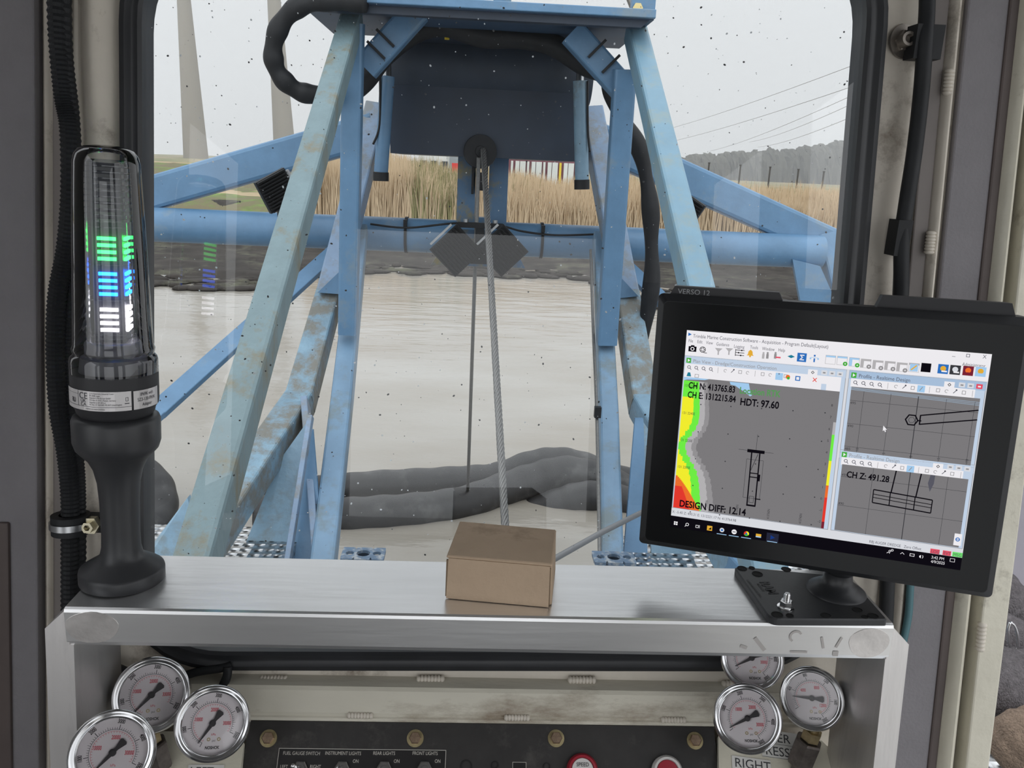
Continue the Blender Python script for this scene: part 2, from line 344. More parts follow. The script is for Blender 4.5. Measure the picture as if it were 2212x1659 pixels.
mm, a, b_ = far_box('', 905, 965, 322, 62, 6, 0, '', ''); o = mm.obj('site_cabin', WHITEB, None, False, 'white site cabin beyond the reeds, left of the sheave plate', 'cabin')
for i in range(3): m = MB(); m.box((a.x+.35+.75*i, 61.95, 2.2), .45, .06, .6); m.obj('window', NAVY, o)
mm, a, b_ = far_box('', 967, 1092, 330, 69, 5, 0, '', ''); mm.obj('storage_tank', GREYB, None, False, 'pale grey storage container beyond the reeds beside the sheave plate', 'container')
mm, a, b_ = far_box('', 976, 992, 352, 59, 1.2, 0, '', ''); mm.obj('skip_bin', REDP, None, False, 'small red bin beyond the reeds', 'bin')
mm, a, b_ = far_box('', 945, 957, 372, 58, .8, 0, '', ''); mm.obj('barrel', YEL, None, False, 'yellow drum among the reeds in front of the white cabin', 'drum')
th = thing('striped_barrier', P(1170, 380, 60), 'dark maroon container wall with white and yellow upright panels beyond the reeds', 'container')
mm, a, b_ = far_box('', 1099, 1262, 337, 60, 3, 0, '', ''); mm.obj('body', MARO, th)
for k in range(14):
    m = MB(); x = a.x+.25+(b_.x-a.x)*k/14; m.box((x, 59.95, 1.7), .15 + .12*(k % 3), .12, 2.1); m.obj('panel', YEL if k in (9, 12, 13) else WHITEB, th)
mm, a, b_ = far_box('', 250, 380, 349, 75, 3, 0, '', ''); mm.obj('lorry_trailer', YEL, None, False, 'long yellow and cream vehicle on the road at far left', 'vehicle')
FENCE = mat('dark_fence_wood', (.05, .045, .04), .8)
for i, (x, y) in enumerate(((1532, 343), (1600, 348), (1664, 352), (1725, 357), (1780, 362))):
    p = P(x, y+9, 66); m = MB(); m.box((p.x, p.y, (.6+p.z)/2), .10, .10, p.z-.6); m.box((p.x, p.y, p.z), .14, .14, .08)
    m.obj('fence_post', FENCE, None, False, ['leftmost', 'second from left', 'middle', 'second from right', 'rightmost'][i]+' of the five dark fence posts above the reeds at right', 'fence post', 'fence posts behind the reeds')
# guard rail by the road at the left
p = P(548, 396, 44); q = P(612, 408, 42); m = MB(); m.beam(p, q+(q-p)*.6, .1, .35, Vector((0, 1, 0)))
o = m.obj('guard_rail', STEEL, None, False, 'grey roadside guard rail on the grass bank beside the left floodlight', 'guard rail')
for k in range(3): m = MB(); c = p.lerp(q, k/2); m.box((c.x, c.y, c.z-.5), .1, .1, 1.0); m.obj('post', STEEL, o)
# ---- mist: one box of thin haze over the far fields
hz = bpy.data.materials.new('thin_mist'); hz.use_nodes = True; t = hz.node_tree; t.nodes.clear(); ou = t.nodes.new('ShaderNodeOutputMaterial'); vo = t.nodes.new('ShaderNodeVolumeScatter')
vo.inputs['Color'].default_value = (.96, .98, 1, 1); vo.inputs['Density'].default_value = .0024; t.links.new(vo.outputs[0], ou.inputs['Volume'])
m = MB(); m.box((10, 175, 38), 360, 250, 76); m.obj('rain_mist', hz, None, False, 'thin grey rain mist over the far fields', 'mist', None, 'stuff')

# ---- welded gantry nearest the window
g = thing('gantry_frame', (0, 3.6, .95), 'blue box-section gantry in front of the window with sage weathered raking legs', 'gantry')
def px_beam(pts, w, h, name, m, parent, side=Vector((1, 0, 0)), ws=None, **k):
    q = [P(*p) for p in pts]; mb = MB()
    for i in range(len(q)-1): mb.beam(q[i], q[i+1], ws[i] if ws else w, ws[i] if ws else h, side, w1=ws[i+1] if ws else None, h1=ws[i+1] if ws else None)
    return mb.obj(name, m, parent, False, **k)
a = P(427, 1210, 1.8); b_ = P(762, 40, 4.0); a2 = a+(a-b_)*.32
m = MB(); m.beam(a2, b_, .088, .105, Vector((1, 0, 0)), .14); m.obj('raking_leg', SAGE, g, label='weathered sage-blue left raking leg')
a = P(1645, 1210, 1.8); b_ = P(1372, 70, 4.0); a2 = a+(a-b_)*.32
m = MB(); m.beam(a2, b_, .088, .105, Vector((1, 0, 0)), .14); m.obj('raking_leg', mat('right_leg_paint', (.155, .275, .36), .4, var=.1, scale=6, dirt=(.2, .28, .30), dirt_amt=.5, dirt_scale=9), g, label='pale blue right raking leg')
px_beam([(764, 50, 3.95), (752, 719, 4.1)], .090, .09, 'hanging_post', BLUE, g)
px_beam([(1350, 150, 3.95), (1310, 741, 4.1)], .098, .09, 'hanging_post', BLUE, g)
px_beam([(905, 20, 4.05), (790, 148, 4.05)], .115, .1, 'knee_brace', BLUE, g)
px_beam([(1235, 70, 4.05), (1352, 200, 4.05)], .115, .1, 'knee_brace', BLUE, g)
for x, y, dx in ((832, 82, -1), (812, 108, -1), (1290, 105, 1), (1320, 138, 1)):
    p = P(x-24*dx*-1*-1, y+18*1 if dx > 0 else y-18, 3.97); 
    c0 = P(x-19, y-19*(-1 if dx > 0 else 1), 3.985); c1 = P(x+19, y+19*(-1 if dx > 0 else 1), 3.985); m = MB(); m.beam(c0, c1, .012, .012, Vector((0, 1, 0))); m.obj('strap', RUBBER, g)
# top plate with its pale edge
e0 = P(640, -9, 3.75); e1 = P(1413, 38, 3.75); zt = (e0.z+e1.z)/2
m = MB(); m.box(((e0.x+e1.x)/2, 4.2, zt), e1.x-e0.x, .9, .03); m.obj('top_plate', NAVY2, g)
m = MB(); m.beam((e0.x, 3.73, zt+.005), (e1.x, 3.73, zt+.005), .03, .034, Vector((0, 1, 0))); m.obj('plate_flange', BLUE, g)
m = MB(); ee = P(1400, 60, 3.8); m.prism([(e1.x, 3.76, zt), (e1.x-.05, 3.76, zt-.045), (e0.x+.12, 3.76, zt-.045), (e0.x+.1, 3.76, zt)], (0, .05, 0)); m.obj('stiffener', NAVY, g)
m = MB(); p = P(1388, 18, 3.85); m.box((p.x, 3.85, zt+.06), .1, .05, .11); o = m.obj('lifting_lug', BLUE, g)
m = MB(); m.lathe(P(1377, 18, 3.82), (0, -1, 0), [(0, .022), (.012, .022), (.012, 0)], 6); m.obj('bolt', mat('brass_bolt', (.6, .5, .25), .35, .8), o)
px_beam([(1355, -60, 4.0), (1392, 35, 3.95)], .09, .03, 'stay_plate', CONC, g)
px_beam([(1085, -120, 4.1), (1085, 12, 4.1)], .08, .08, 'upright', BLUE, g); px_beam([(1000, -120, 4.1), (1000, 8, 4.1)], .11, .08, 'upright', NAVY2, g)
# dark winch housing slung beneath
wh = thing('winch_housing', (.0, 4.9, H+.05), 'large dark navy winch housing slung under the gantry top plate', 'winch housing')
a = P(840, 170, 4.75); b_ = P(1256, 345, 4.75); c = P(1243, 345, 4.75)
zb_ = (P(840, 334, 4.75).z + P(1256, 346, 4.75).z)/2; ztop = a.z+.02
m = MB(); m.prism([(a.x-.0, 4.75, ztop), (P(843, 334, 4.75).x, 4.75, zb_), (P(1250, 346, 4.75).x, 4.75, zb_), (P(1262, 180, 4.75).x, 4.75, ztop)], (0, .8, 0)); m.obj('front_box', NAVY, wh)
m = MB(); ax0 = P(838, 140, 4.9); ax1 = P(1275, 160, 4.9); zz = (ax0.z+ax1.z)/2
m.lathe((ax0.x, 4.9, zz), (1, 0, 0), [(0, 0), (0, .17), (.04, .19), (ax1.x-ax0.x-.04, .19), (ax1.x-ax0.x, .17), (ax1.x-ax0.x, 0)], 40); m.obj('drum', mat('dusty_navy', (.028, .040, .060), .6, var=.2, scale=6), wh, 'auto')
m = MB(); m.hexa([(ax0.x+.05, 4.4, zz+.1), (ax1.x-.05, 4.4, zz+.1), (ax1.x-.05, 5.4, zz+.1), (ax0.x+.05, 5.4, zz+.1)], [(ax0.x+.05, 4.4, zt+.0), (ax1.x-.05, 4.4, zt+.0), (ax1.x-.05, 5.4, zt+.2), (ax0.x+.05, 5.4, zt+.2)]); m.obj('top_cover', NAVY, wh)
m = MB(); m.lathe(P(966, 62, 4.38), (0, 0, -1), [(0, .02), (.03, .02), (.035, .012), (.05, .012), (.05, 0)], 8); m.obj('plug', YEL, wh)
for s, (x0, y0, x1, y1, yb) in enumerate(((837, 165, 823, 372, 391), (1253, 175, 1257, 388, 409))):
    t_ = thing('hydraulic_cylinder', P(x0, y0, 4.55), ['blue hydraulic cylinder hanging at the left of the dark housing', 'blue hydraulic cylinder hanging at the right of the dark housing'][s], 'cylinder', 'cylinders beside the dark housing')
    m = MB(); m.tube([P(x0, y0, 4.55), P(x1, y1, 4.55)], .037, 24); m.obj('barrel', BLUEL if s else BLUE, t_, 'auto')
    m = MB(); m.tube([P(x1, y1, 4.55), P(x1, yb, 4.55)], .041, 24); m.obj('end_cap', RUBBER, t_, 'auto')
    m = MB(); m.tube([P(x0, y0-70, 4.6), P(x0, y0+5, 4.55)], .02, 12); m.obj('rod', STEEL, t_, 'auto')
    m = MB(); d_ = -1 if s == 0 else 1; m.tube(smooth_path([P(x0+16*d_, y0, 4.52), P(x0+17*d_, (y0+y1)/2, 4.52), P(x1+17*d_, y1-60, 4.52)]), .006, 8); m.obj('pipe', RUBBER, t_, True)

# ---- outer frame: two arms, main legs, cross pipe, sheave plate
of = thing('outer_frame', (0, 5, .95), 'blue outer frame of sloping arms and a long cross pipe over the water', 'frame')
px_beam([(190, 458, 5.1), (812, 280, 5.1)], .19, .19, 'arm', BLUE, of, Vector((0, 1, 0)))
px_beam([(1278, 297, 5.1), (1792, 528, 5.1)], .19, .19, 'arm', BLUE, of, Vector((0, 1, 0)))
px_beam([(1788, 505, 5.06), (1822, 640, 4.95), (1838, 900, 4.7)], .16, .12, 'arm_foot', BLUE, of)
m = MB(); m.prism([P(1712, 560, 4.9), P(1772, 575, 4.9), P(1818, 680, 4.9), P(1800, 720, 4.9), P(1742, 720, 4.9)], (0, .03, 0)); m.obj('gusset', BLUE, of)
pa = P(320, 483, 5.0); pb = P(1780, 546, 5.0); zc = (pa.z+pb.z)/2
m = MB(); m.tube([(pa.x-1.0, 5.0, zc), (pb.x-.02, 5.0, zc)], .099, 48); m.obj('cross_pipe', BLUE, of, 'auto')
def leg2(pts, ws, name, mats_):
    for i in range(len(pts)-1):
        m = MB(); p, q = P(*pts[i]), P(*pts[i+1]); m.beam(p, q+(q-p).normalized()*.01, ws[i], ws[i]*1.05, Vector((1, 0, 0)), .08, ws[i+1], ws[i+1]*1.05); m.obj(name, mats_[i], of)
MOT = mat('scuffed_pale_paint', (.19, .31, .40), .45, var=.2, scale=8, dirt=(.17, .17, .15), dirt_amt=.8, dirt_scale=5, bump=.4, bump_scale=40)
BLV = mat('lilac_blue_paint', (.20, .29, .42), .42, var=.12, scale=6, dirt=(.2, .22, .23), dirt_amt=.6, dirt_scale=7)
leg2([(815, 236, 5.12), (712, 640, 4.45), (649, 868, 3.85), (410, 1225, 2.75), (280, 1400, 2.2)], [.125, .125, .13, .13, .13], 'main_leg', [BLV, MOT, MOT, BLUE])
leg2([(1277, 244, 5.12), (1352, 640, 4.45), (1390, 875, 3.85), (1600, 1225, 2.75), (1760, 1400, 2.2)], [.125, .125, .13, .13, .13], 'main_leg', [BLV, MOT, BLUEL, BLUE])
for pts in ([(686, 632), (740, 580), (741, 636)], [(1328, 585), (1379, 640), (1330, 645)]):
    m = MB(); m.prism([P(x, y, 4.33) for x, y in pts], (0, .08, 0)); m.obj('joint_gusset', BLUE, of)
for pts, mt in (([(668, 905), (600, 1000), (508, 1230), (618, 1230)], BLUEL), ([(668, 930), (618, 1230), (700, 1230), (676, 930)], BLUE)):
    m = MB(); m.prism([P(x, y, 3.55 - (y-900)/330*.35) for x, y in pts], (.0, .02, 0)); m.obj('fan_plate', mt, of)
px_beam([(671, 900, 3.5), (618, 1235, 3.1)], .022, .05, 'plate_rib', BLV, of)
px_beam([(660, 870, 3.75), (688, 1240, 3.15)], .03, .12, 'rib', BLV, of)
for pts, mt in (([(1372, 905), (1345, 1230), (1400, 1230), (1390, 905)], BLUE), ([(1385, 905), (1410, 1230), (1512, 1230), (1450, 1000)], BLUEL)):
    m = MB(); m.prism([P(x, y, 3.55 - (y-900)/330*.35) for x, y in pts], (.0, .02, 0)); m.obj('fan_plate', mt, of)
m = MB(); m.prism([P(330, 1175, 2.6), P(405, 1075, 2.75), P(440, 1235, 2.6), P(300, 1235, 2.5)], (0, .03, 0)); m.obj('foot_plate', BLUEL, of)
px_beam([(738, 530, 4.9), (335, 892, 3.6), (200, 1010, 3.2)], .1, .03, 'diagonal_brace', BLUE, of, Vector((1, 0, 0)))
px_beam([(1335, 560, 4.9), (1700, 900, 3.6)], .1, .03, 'diagonal_brace', BLUE, of, Vector((1, 0, 0)))
# sheave plate with its slot
zf0, zf1 = P(1040, 300, 4.93).z, P(1040, 500, 4.93).z
SHP = mat('sheave_plate_paint', (.07, .15, .26), .45, var=.15, scale=6, dirt=(.26, .20, .05), dirt_amt=.45, dirt_scale=3.2)
m = MB(); xa, xb, xc, xd = [P(x, 400, 4.93).x for x in (988, 1027, 1056, 1097)]; zs = P(1040, 470, 4.93).z
for x0, x1, z0, z1 in ((xa, xb, zf1, zf0), (xc, xd, zf1, zf0), (xb, xc, zf1, zs)):
    m.hexa([(x0, 4.93, z0), (x1, 4.93, z0), (x1, 5.02, z0), (x0, 5.02, z0)], [(x0, 4.93, z1), (x1, 4.93, z1), (x1, 5.02, z1), (x0, 5.02, z1)])
m.prism([(xa, 4.90, zf1+.01), (xd, 4.90, zf1+.01), (xd+.12, 4.9, zf1-.2), (xa-.14, 4.9, zf1-.2)], (0, .04, 0)); m.obj('sheave_plate', SHP, of)
# sheave and ropes
sh = thing('rope_sheave', P(1037, 330, 4.85), 'round black rope sheave at the top of the slotted blue plate', 'pulley')
m = MB(); m.lathe(P(1036, 328, 4.74), (.12, -1, .05), [(0, 0), (0, .088), (.008, .09), (.014, .075), (.030, .075), (.036, .09), (.044, .088), (.044, .03), (.05, .028), (.05, 0)], 36); m.obj('wheel', RUBBER, sh, 'auto')
m = MB(); m.box(P(1022, 360, 4.9), .012, .14, .3); m.box(P(1052, 360, 4.9), .012, .14, .3); m.obj('cheek', RUBBER, sh)
m = MB(); m.box(P(1040, 392, 4.86), .06, .05, .1); m.obj('rope_guide', RUBBER, sh)
def rope(pts, r, name, label, strands=6, pitch=.14):
    t_ = thing(name, pts[0], label, 'cable'); L = (pts[1]-pts[0]).length; d = (pts[1]-pts[0]).normalized(); a = Vector((1, 0, 0)); a = (a-d*a.dot(d)).normalized(); b = d.cross(a); n = int(L/pitch*10)
    for s in range(strands):
        q = [pts[0]+d*(L*i/n)+(a*math.cos(2*math.pi*(L*i/n/pitch+s/strands))+b*math.sin(2*math.pi*(L*i/n/pitch+s/strands)))*r*.62 for i in range(n+1)]
        m = MB(); m.tube(q, r*.42, 6); m.obj('strand', CABLE, t_, True)
rope([P(1044, 322, 4.67), P(1093, 1165, 2.85)], .0155, 'wire_rope', 'thick twisted steel wire rope running down towards the cardboard box', 6)
m = MB(); m.tube([P(1034, 340, 4.67), P(1009, 1102, 5.85)+Vector((0, 0, -.05))], .0115, 10); m.obj('hoist_cable', CABLE, None, True, 'thin straight steel cable running down into the floating hoses', 'cable')

# ---- floodlights and their wiring
def flood(c, r, tilt, label, yaw=0):
    t_ = thing('floodlight', c, label, 'floodlight', 'black finned floodlights on the frame')
    ca, sa = math.cos(tilt), math.sin(tilt); X = Vector((ca*math.cos(yaw), ca*math.sin(yaw), sa)); Z = Vector((-sa*math.cos(yaw), -sa*math.sin(yaw), ca)); Yv = Z.cross(X)
    m = MB(); m.box(c, r*1.55, .03, r*1.55, X, Yv, Z); m.obj('housing', RUBBER, t_)
    m = MB()
    for k in range(11): m.box(c - Yv*.025 + X*((k-5)*r*.145), r*.05, .028, r*1.45, X, Yv, Z)
    m.obj('cooling_fins', mat('fin_black', (.014, .014, .015), .7, spec=.2), t_)
    m = MB(); m.box(c+Yv*.02, r*1.35, .012, r*1.35, X, Yv, Z); m.obj('lens', STEEL, t_)
    m = MB(); m.box(c+Z*(r*.9)-Yv*.0, r*1.2, .02, .012, X, Yv, Z); m.obj('bracket', STEEL, t_)
flood(P(985, 541, 4.72), .135, math.radians(45), 'black finned floodlight mounted as a diamond, left of the two ropes')
flood(P(1085, 541, 4.72), .135, math.radians(45), 'black finned floodlight mounted as a diamond, right of the two ropes')
flood(P(598, 412, 4.6), .115, math.radians(-62), 'black finned floodlight on the cross pipe behind the left raking leg', .6)
flood(P(1478, 455, 4.6), .11, math.radians(60), 'black floodlight peeping out behind the right raking leg', -.5)
m = MB(); m.box(P(606, 462, 4.85), .03, .03, .16); m.obj('lamp_stand', RUBBER, None, False, 'short black stand carrying the left floodlight on the cross pipe', 'lamp stand')
m = MB(); c = P(1037, 487, 4.8); m.box(c, .255, .03, .03); m.box(c+Vector((0, 0, -.10)), .05, .02, .2); m.box(c+Vector((0, 0, -.19)), .1, .05, .05); o = m.obj('mounting_bar', RUBBER, None, False, 'black bar holding the pair of floodlights across the sheave plate', 'bar')
for dx in (-.08, .085): m = MB(); m.lathe(c+Vector((dx, 0, .015)), (0, 0, 1), [(0, .014), (.018, .014), (.018, 0)], 6); m.obj('nut', STEEL, o)
wire = smooth_path([P(800, 484, 4.88), P(880, 492, 4.87), P(990, 482, 4.82), P(1080, 488, 4.82), P(1130, 500, 4.87), P(1200, 508, 4.88), P(1288, 506, 4.86)])
m = MB(); m.tube(wire, .006, 8); m.obj('lamp_wire', RUBBER, None, True, 'thin grey wire strung along the cross pipe to the middle floodlights', 'wire')
for i, x in enumerate((875, 1172)):
    zt_ = zc; m = MB(); xx = P(x, 520, 4.9).x
    m.lathe((xx-.008, 5.0, zc), (1, 0, 0), [(0, .1005), (0, .106), (.016, .106), (.016, .1005)], 40); m.box((xx, 4.9, zc+.075), .02, .03, .04)
    m.obj('cable_tie', RUBBER, None, False, 'black cable tie round the cross pipe, %s of the middle floodlights' % ('left', 'right')[i], 'cable tie', 'cable ties on the cross pipe')
# ---- black hoses on the gantry
def wavy(pts, r, name, label, amp=.12, n=10, freq=3.0, m_=RUBBER):
    q = smooth_path(pts, n); rs = [r*(1+amp*math.sin(i*2*math.pi/freq*.5)) for i in range(len(q))]; m = MB(); m.tube(q, rs, 18); return m.obj(name, m_, None, True, label, 'hose')
wavy([P(x, y, 3.7+i*.02) for i, (x, y) in enumerate(((790, 5), (735, 2), (680, 4), (634, 22), (602, 62), (590, 112), (600, 155), (630, 188), (668, 203), (735, 205)))], .040, 'wrapped_hose', 'black wrapped hose curling in a loop at the upper left of the gantry', .09, 8, 5)
wavy([P(x, y, 4.25) for x, y in ((1318, 150), (1322, 205), (1345, 260), (1380, 320), (1396, 385), (1405, 450), (1407, 520), (1408, 600), (1398, 680), (1380, 760))], .040, 'wrapped_hose', 'black wrapped hose hanging between the right post and raking leg', .16, 8, 9)
wavy([P(x, y, 4.3) for x, y in ((735, 215), (790, 172), (835, 118), (890, 72), (960, 58), (1040, 78), (1120, 84), (1200, 100), (1270, 145), (1318, 160))], .050, 'wrapped_hose', 'black wrapped hose draped across under the top plate', .08, 8, 9)
# ---- ladder columns, floating hoses, deck
ld = thing('dredge_ladder', (0, 4.6, .95), 'pair of long pale blue beams running down either side of the open well', 'ladder frame')
LCOL = mat('ladder_blue', (.16, .27, .39), .42, var=.12, scale=6, dirt=(.16, .21, .23), dirt_amt=.5, dirt_scale=4)
px_beam([(778, 496, 4.85), (740, 860, 3.9), (697, 1235, 3.1)], .1, .1, 'side_beam', LCOL, ld, ws=[.085, .1, .1])
px_beam([(1297, 512, 4.85), (1314, 900, 3.8), (1322, 1235, 3.1)], .1, .1, 'side_beam', LCOL, ld, ws=[.085, .09, .09])
wp = smooth_path([P(1276, 540, 4.7), P(1281, 700, 4.2), P(1289, 890, 3.7), P(1296, 1225, 3.0)]); m = MB(); m.tube(wp, .008, 8); m.obj('conduit', CABLE, ld, True)
m = MB(); m.box(P(1291, 890, 3.66), .03, .03, .05); m.obj('clip', RUBBER, ld)
def float_hose(pts, r, label):
    q = smooth_path([PZ(x, y, z) for x, y, z in pts], 10); m = MB(); m.tube(q, [r*(1+.03*math.sin(i*.9)) for i in range(len(q))], 28); m.obj('floating_hose', RUBL, None, True, label, 'hose', 'thick hoses floating in the well')
float_hose([(560, 1070, .0), (700, 1062, .02), (800, 1052, .05), (900, 1046, .05), (1000, 1040, .05), (1075, 1032, .05), (1150, 1006, .15), (1210, 999, .17), (1270, 1012, .1), (1330, 1035, .0), (1420, 1060, -.1)], .125, 'thick grey hose floating furthest back in the open well')
float_hose([(560, 1112, .02), (700, 1118, .03), (800, 1113, .04), (900, 1105, .04), (1000, 1090, .04), (1080, 1062, .06), (1150, 1038, .1), (1215, 1022, .14), (1280, 1032, .1), (1350, 1060, .0)], .138, 'thick grey hose floating in front, crossing under the ropes')
float_hose([(1150, 1110, -.12), (1210, 1090, -.02), (1260, 1076, .05), (1320, 1078, .05), (1400, 1100, .0)], .13, 'short bulge of grey hose surfacing beside the right beam')
float_hose([(250, 1000, .3), (318, 1030, .25), (345, 1075, .15), (335, 1130, .05), (300, 1170, 0)], .12, 'dark hose end floating at the lower left behind the beacon')
m = MB(); m.tube([P(1130, 1243, 1.35), P(1200, 1206, 1.45), P(1300, 1150, 1.62), P(1440, 1080, 1.9)], .0062, 12); m.obj('grab_rod', mat('grey_hose', (.16, .165, .17), .4), None, True, 'slim grey rod sloping up outside the window beside the box', 'rod')
dk = bpy.data.materials.new('perforated_deck'); dk.use_nodes = True; t = dk.node_tree; b = t.nodes['Principled BSDF']; b.inputs['Metallic'].default_value = 1; b.inputs['Roughness'].default_value = .25
tc = t.nodes.new('ShaderNodeTexCoord'); vr = t.nodes.new('ShaderNodeTexVoronoi'); vr.inputs['Scale'].default_value = 22; vr.inputs['Randomness'].default_value = .15; r = t.nodes.new('ShaderNodeValToRGB')
r.color_ramp.elements[0].position = .22; r.color_ramp.elements[0].color = (.02, .02, .02, 1); r.color_ramp.elements[1].position = .34; r.color_ramp.elements[1].color = (.62, .63, .64, 1)
bn = t.nodes.new('ShaderNodeBump'); bn.inputs['Strength'].default_value = 1; bn.inputs['Distance'].default_value = .02
t.links.new(tc.outputs['Object'], vr.inputs['Vector']); t.links.new(vr.outputs['Distance'], r.inputs[0]); t.links.new(r.outputs[0], b.inputs['Base Color']); t.links.new(vr.outputs['Distance'], bn.inputs['Height']); t.links.new(bn.outputs[0], b.inputs['Normal'])
for s in (-1, 1):
    x0 = .66 if s > 0 else -3.2; x1 = 3.2 if s > 0 else -.72
    m = MB(); m.box(((x0+x1)/2, 1.3, .9), x1-x0, 4.2, .04); o = m.obj('deck_'+('right' if s > 0 else 'left'), dk, None); o['kind'] = 'structure'
    m = MB(); m.box(((x0+x1)/2, 1.3, .42), x1-x0, 4.15, .92); o = m.obj('hull_'+('right' if s > 0 else 'left'), BLUE, None); o['kind'] = 'structure'
WORN = mat('worn_blue_pad', (.10, .16, .24), .5, var=.3, scale=20, dirt=(.34, .36, .37), dirt_amt=.55, dirt_scale=26)
for i, (x, y) in enumerate(((785, 1195), (1326, 1203))):
    c = PZ(x, y, 1.02); t_ = thing('pad_plate', c-Vector((0, 0, .07)), 'scuffed blue plate with three holes beside the %s beam of the well' % ('left', 'right')[i], 'mounting plate', 'mounting plates by the well')
    hw, hd = .083, .050; holes = ((-.052, 0, .016), (0, 0, .026), (.052, 0, .016)); bm = bmesh.new(); me = bpy.data.meshes.new('plate')
    # plate top as three cells, each a square ring round its hole
    m = MB()
    for (hx, hy, hr), (xa_, xb_) in zip(holes, ((-hw, -.032), (-.032, .032), (.032, hw))):
        n = 24; out = []; inn = []
        for k in range(n):
            a = 2*math.pi*k/n; ca, sa = math.cos(a), math.sin(a); lx_ = (xb_-hx) if ca > 0 else (hx-xa_); s_ = min(lx_/abs(ca) if abs(ca) > 1e-6 else 9, hd/abs(sa) if abs(sa) > 1e-6 else 9)
            out.append(c+Vector((hx+ca*s_, sa*s_, 0))); inn.append(c+Vector((hx+ca*hr, sa*hr, 0)))
        dz = Vector((0, 0, -.012)); m.add(out+inn+[p+dz for p in out]+[p+dz for p in inn], sum([[(k, (k+1) % n, n+(k+1) % n, n+k), (2*n+k, 3*n+k, 3*n+(k+1) % n, 2*n+(k+1) % n), (k, 2*n+k, 2*n+(k+1) % n, (k+1) % n), (n+k, n+(k+1) % n, 3*n+(k+1) % n, 3*n+k)] for k in range(n)], []))
    m.obj('plate', WORN, t_); m = MB(); m.lathe(c-Vector((0, 0, .013)), (0, 0, -1), [(0, .026), (0, .034), (.12, .034), (.12, .026)], 24); m.obj('socket', NAVY2, t_, 'auto')
    m = MB(); s_ = -1 if i == 0 else 1; m.box(c+Vector((s_*.08, 0, -.085)), .16, .06, .06); m.obj('arm', NAVY2, t_)
# ================================================================== THE CAB
CREAM = mat('cream_cab_paint', (.60, .55, .475), .5, var=.10, scale=6, dirt=(.20, .16, .12), dirt_amt=.35, dirt_scale=7, bump=.25, bump_scale=22)
CREAM2 = mat('door_cream_paint', (.60, .57, .47), .38, var=.08, scale=8, dirt=(.25, .22, .17), dirt_amt=.25, dirt_scale=9, bump=.2, bump_scale=50)
PAD = mat('grey_vinyl_padding', (.19, .18, .19), .7, var=.08, scale=14, bump=.12, bump_scale=300)
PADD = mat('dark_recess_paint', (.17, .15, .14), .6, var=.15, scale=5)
SEALM = mat('window_seal_rubber', (.02, .021, .024), .42, var=.2, scale=14)
BROWN = mat('brown_edge_trim', (.085, .065, .06), .6, var=.2, scale=9)
FLOORM = mat('cab_floor_rubber', (.05, .05, .05), .8)
# the leaning front: a sheet with a rounded window opening
def rrect(c, rads, n=10):      # c: corner points (ordered), rounded; returns loop of world points
    out = []
    for i in range(4):
        p, a, b = c[i], c[i-1], c[(i+1) % 4]; r = rads[i]; u = (a-p).normalized(); v = (b-p).normalized()
        for j in range(n+1):
            t = j/n; q0 = p+u*r; q1 = p+v*r; out.append(q0*(1-t)**2*1 + p*2*t*(1-t) + q1*t*t)
    return out
cor = [W(314, -120), W(1877, -120), W(1752, 1402), W(319, 1398)]
rad = [.07, .075, .075, .08]
inner = rrect(cor, rad)
cen = sum(inner, Vector())/len(inner)
def off(loop, d, k):          # grow a loop by d metres in the front's plane and lift it k metres towards the camera
    o = []; n = len(loop)
    for i in range(n):
        tg = (loop[(i+1) % n]-loop[i-1]).normalized(); o.append(loop[i] + tg.cross(WN).normalized()*(-d) - WN*k)
    if (o[0]-cen).length < (loop[0]-cen).length and d > 0: o = [loop[i] + (loop[(i+1) % n]-loop[i-1]).normalized().cross(WN).normalized()*d - WN*k for i in range(n)]
    return o
hole = off(inner, .017, 0)
oc = [W(-260, -420), W(2290, -420), W(2090, 1800), W(-260, 1800)]
def edge_pt(p):               # where the ray from the opening's centre through p meets the outer quadrilateral
    e1 = Vector((1, 0, 0)); e2 = e1.cross(WN).normalized(); d = p-cen; best = None
    for i in range(4):
        a, b = oc[i], oc[(i+1) % 4]; m_ = np.array([[d.dot(e1), -(b-a).dot(e1)], [d.dot(e2), -(b-a).dot(e2)]])
        try: s, t = np.linalg.solve(m_, np.array([(a-cen).dot(e1), (a-cen).dot(e2)]))
        except Exception: continue
        if s > 0 and -1e-6 <= t <= 1+1e-6 and (best is None or s < best[0]): best = (s, cen+d*s)
    return best[1]
# add rays through the four outer corners so the sheet keeps its corners
outer = [edge_pt(p) for p in hole]; n = len(hole)
for c in oc:
    k = min(range(n), key=lambda i: (outer[i]-c).length); outer[k] = c
th_ = WN*.03; m = MB()
m.add(hole+outer+[p+th_ for p in hole]+[p+th_ for p in outer], sum([[(i, (i+1) % n, n+(i+1) % n, n+i), (2*n+i, 3*n+i, 3*n+(i+1) % n, 2*n+(i+1) % n), (i, 2*n+i, 2*n+(i+1) % n, (i+1) % n), (n+i, n+(i+1) % n, 3*n+(i+1) % n, 3*n+i)] for i in range(n)], []))
o = m.obj('wall_front', CREAM); o['kind'] = 'structure'
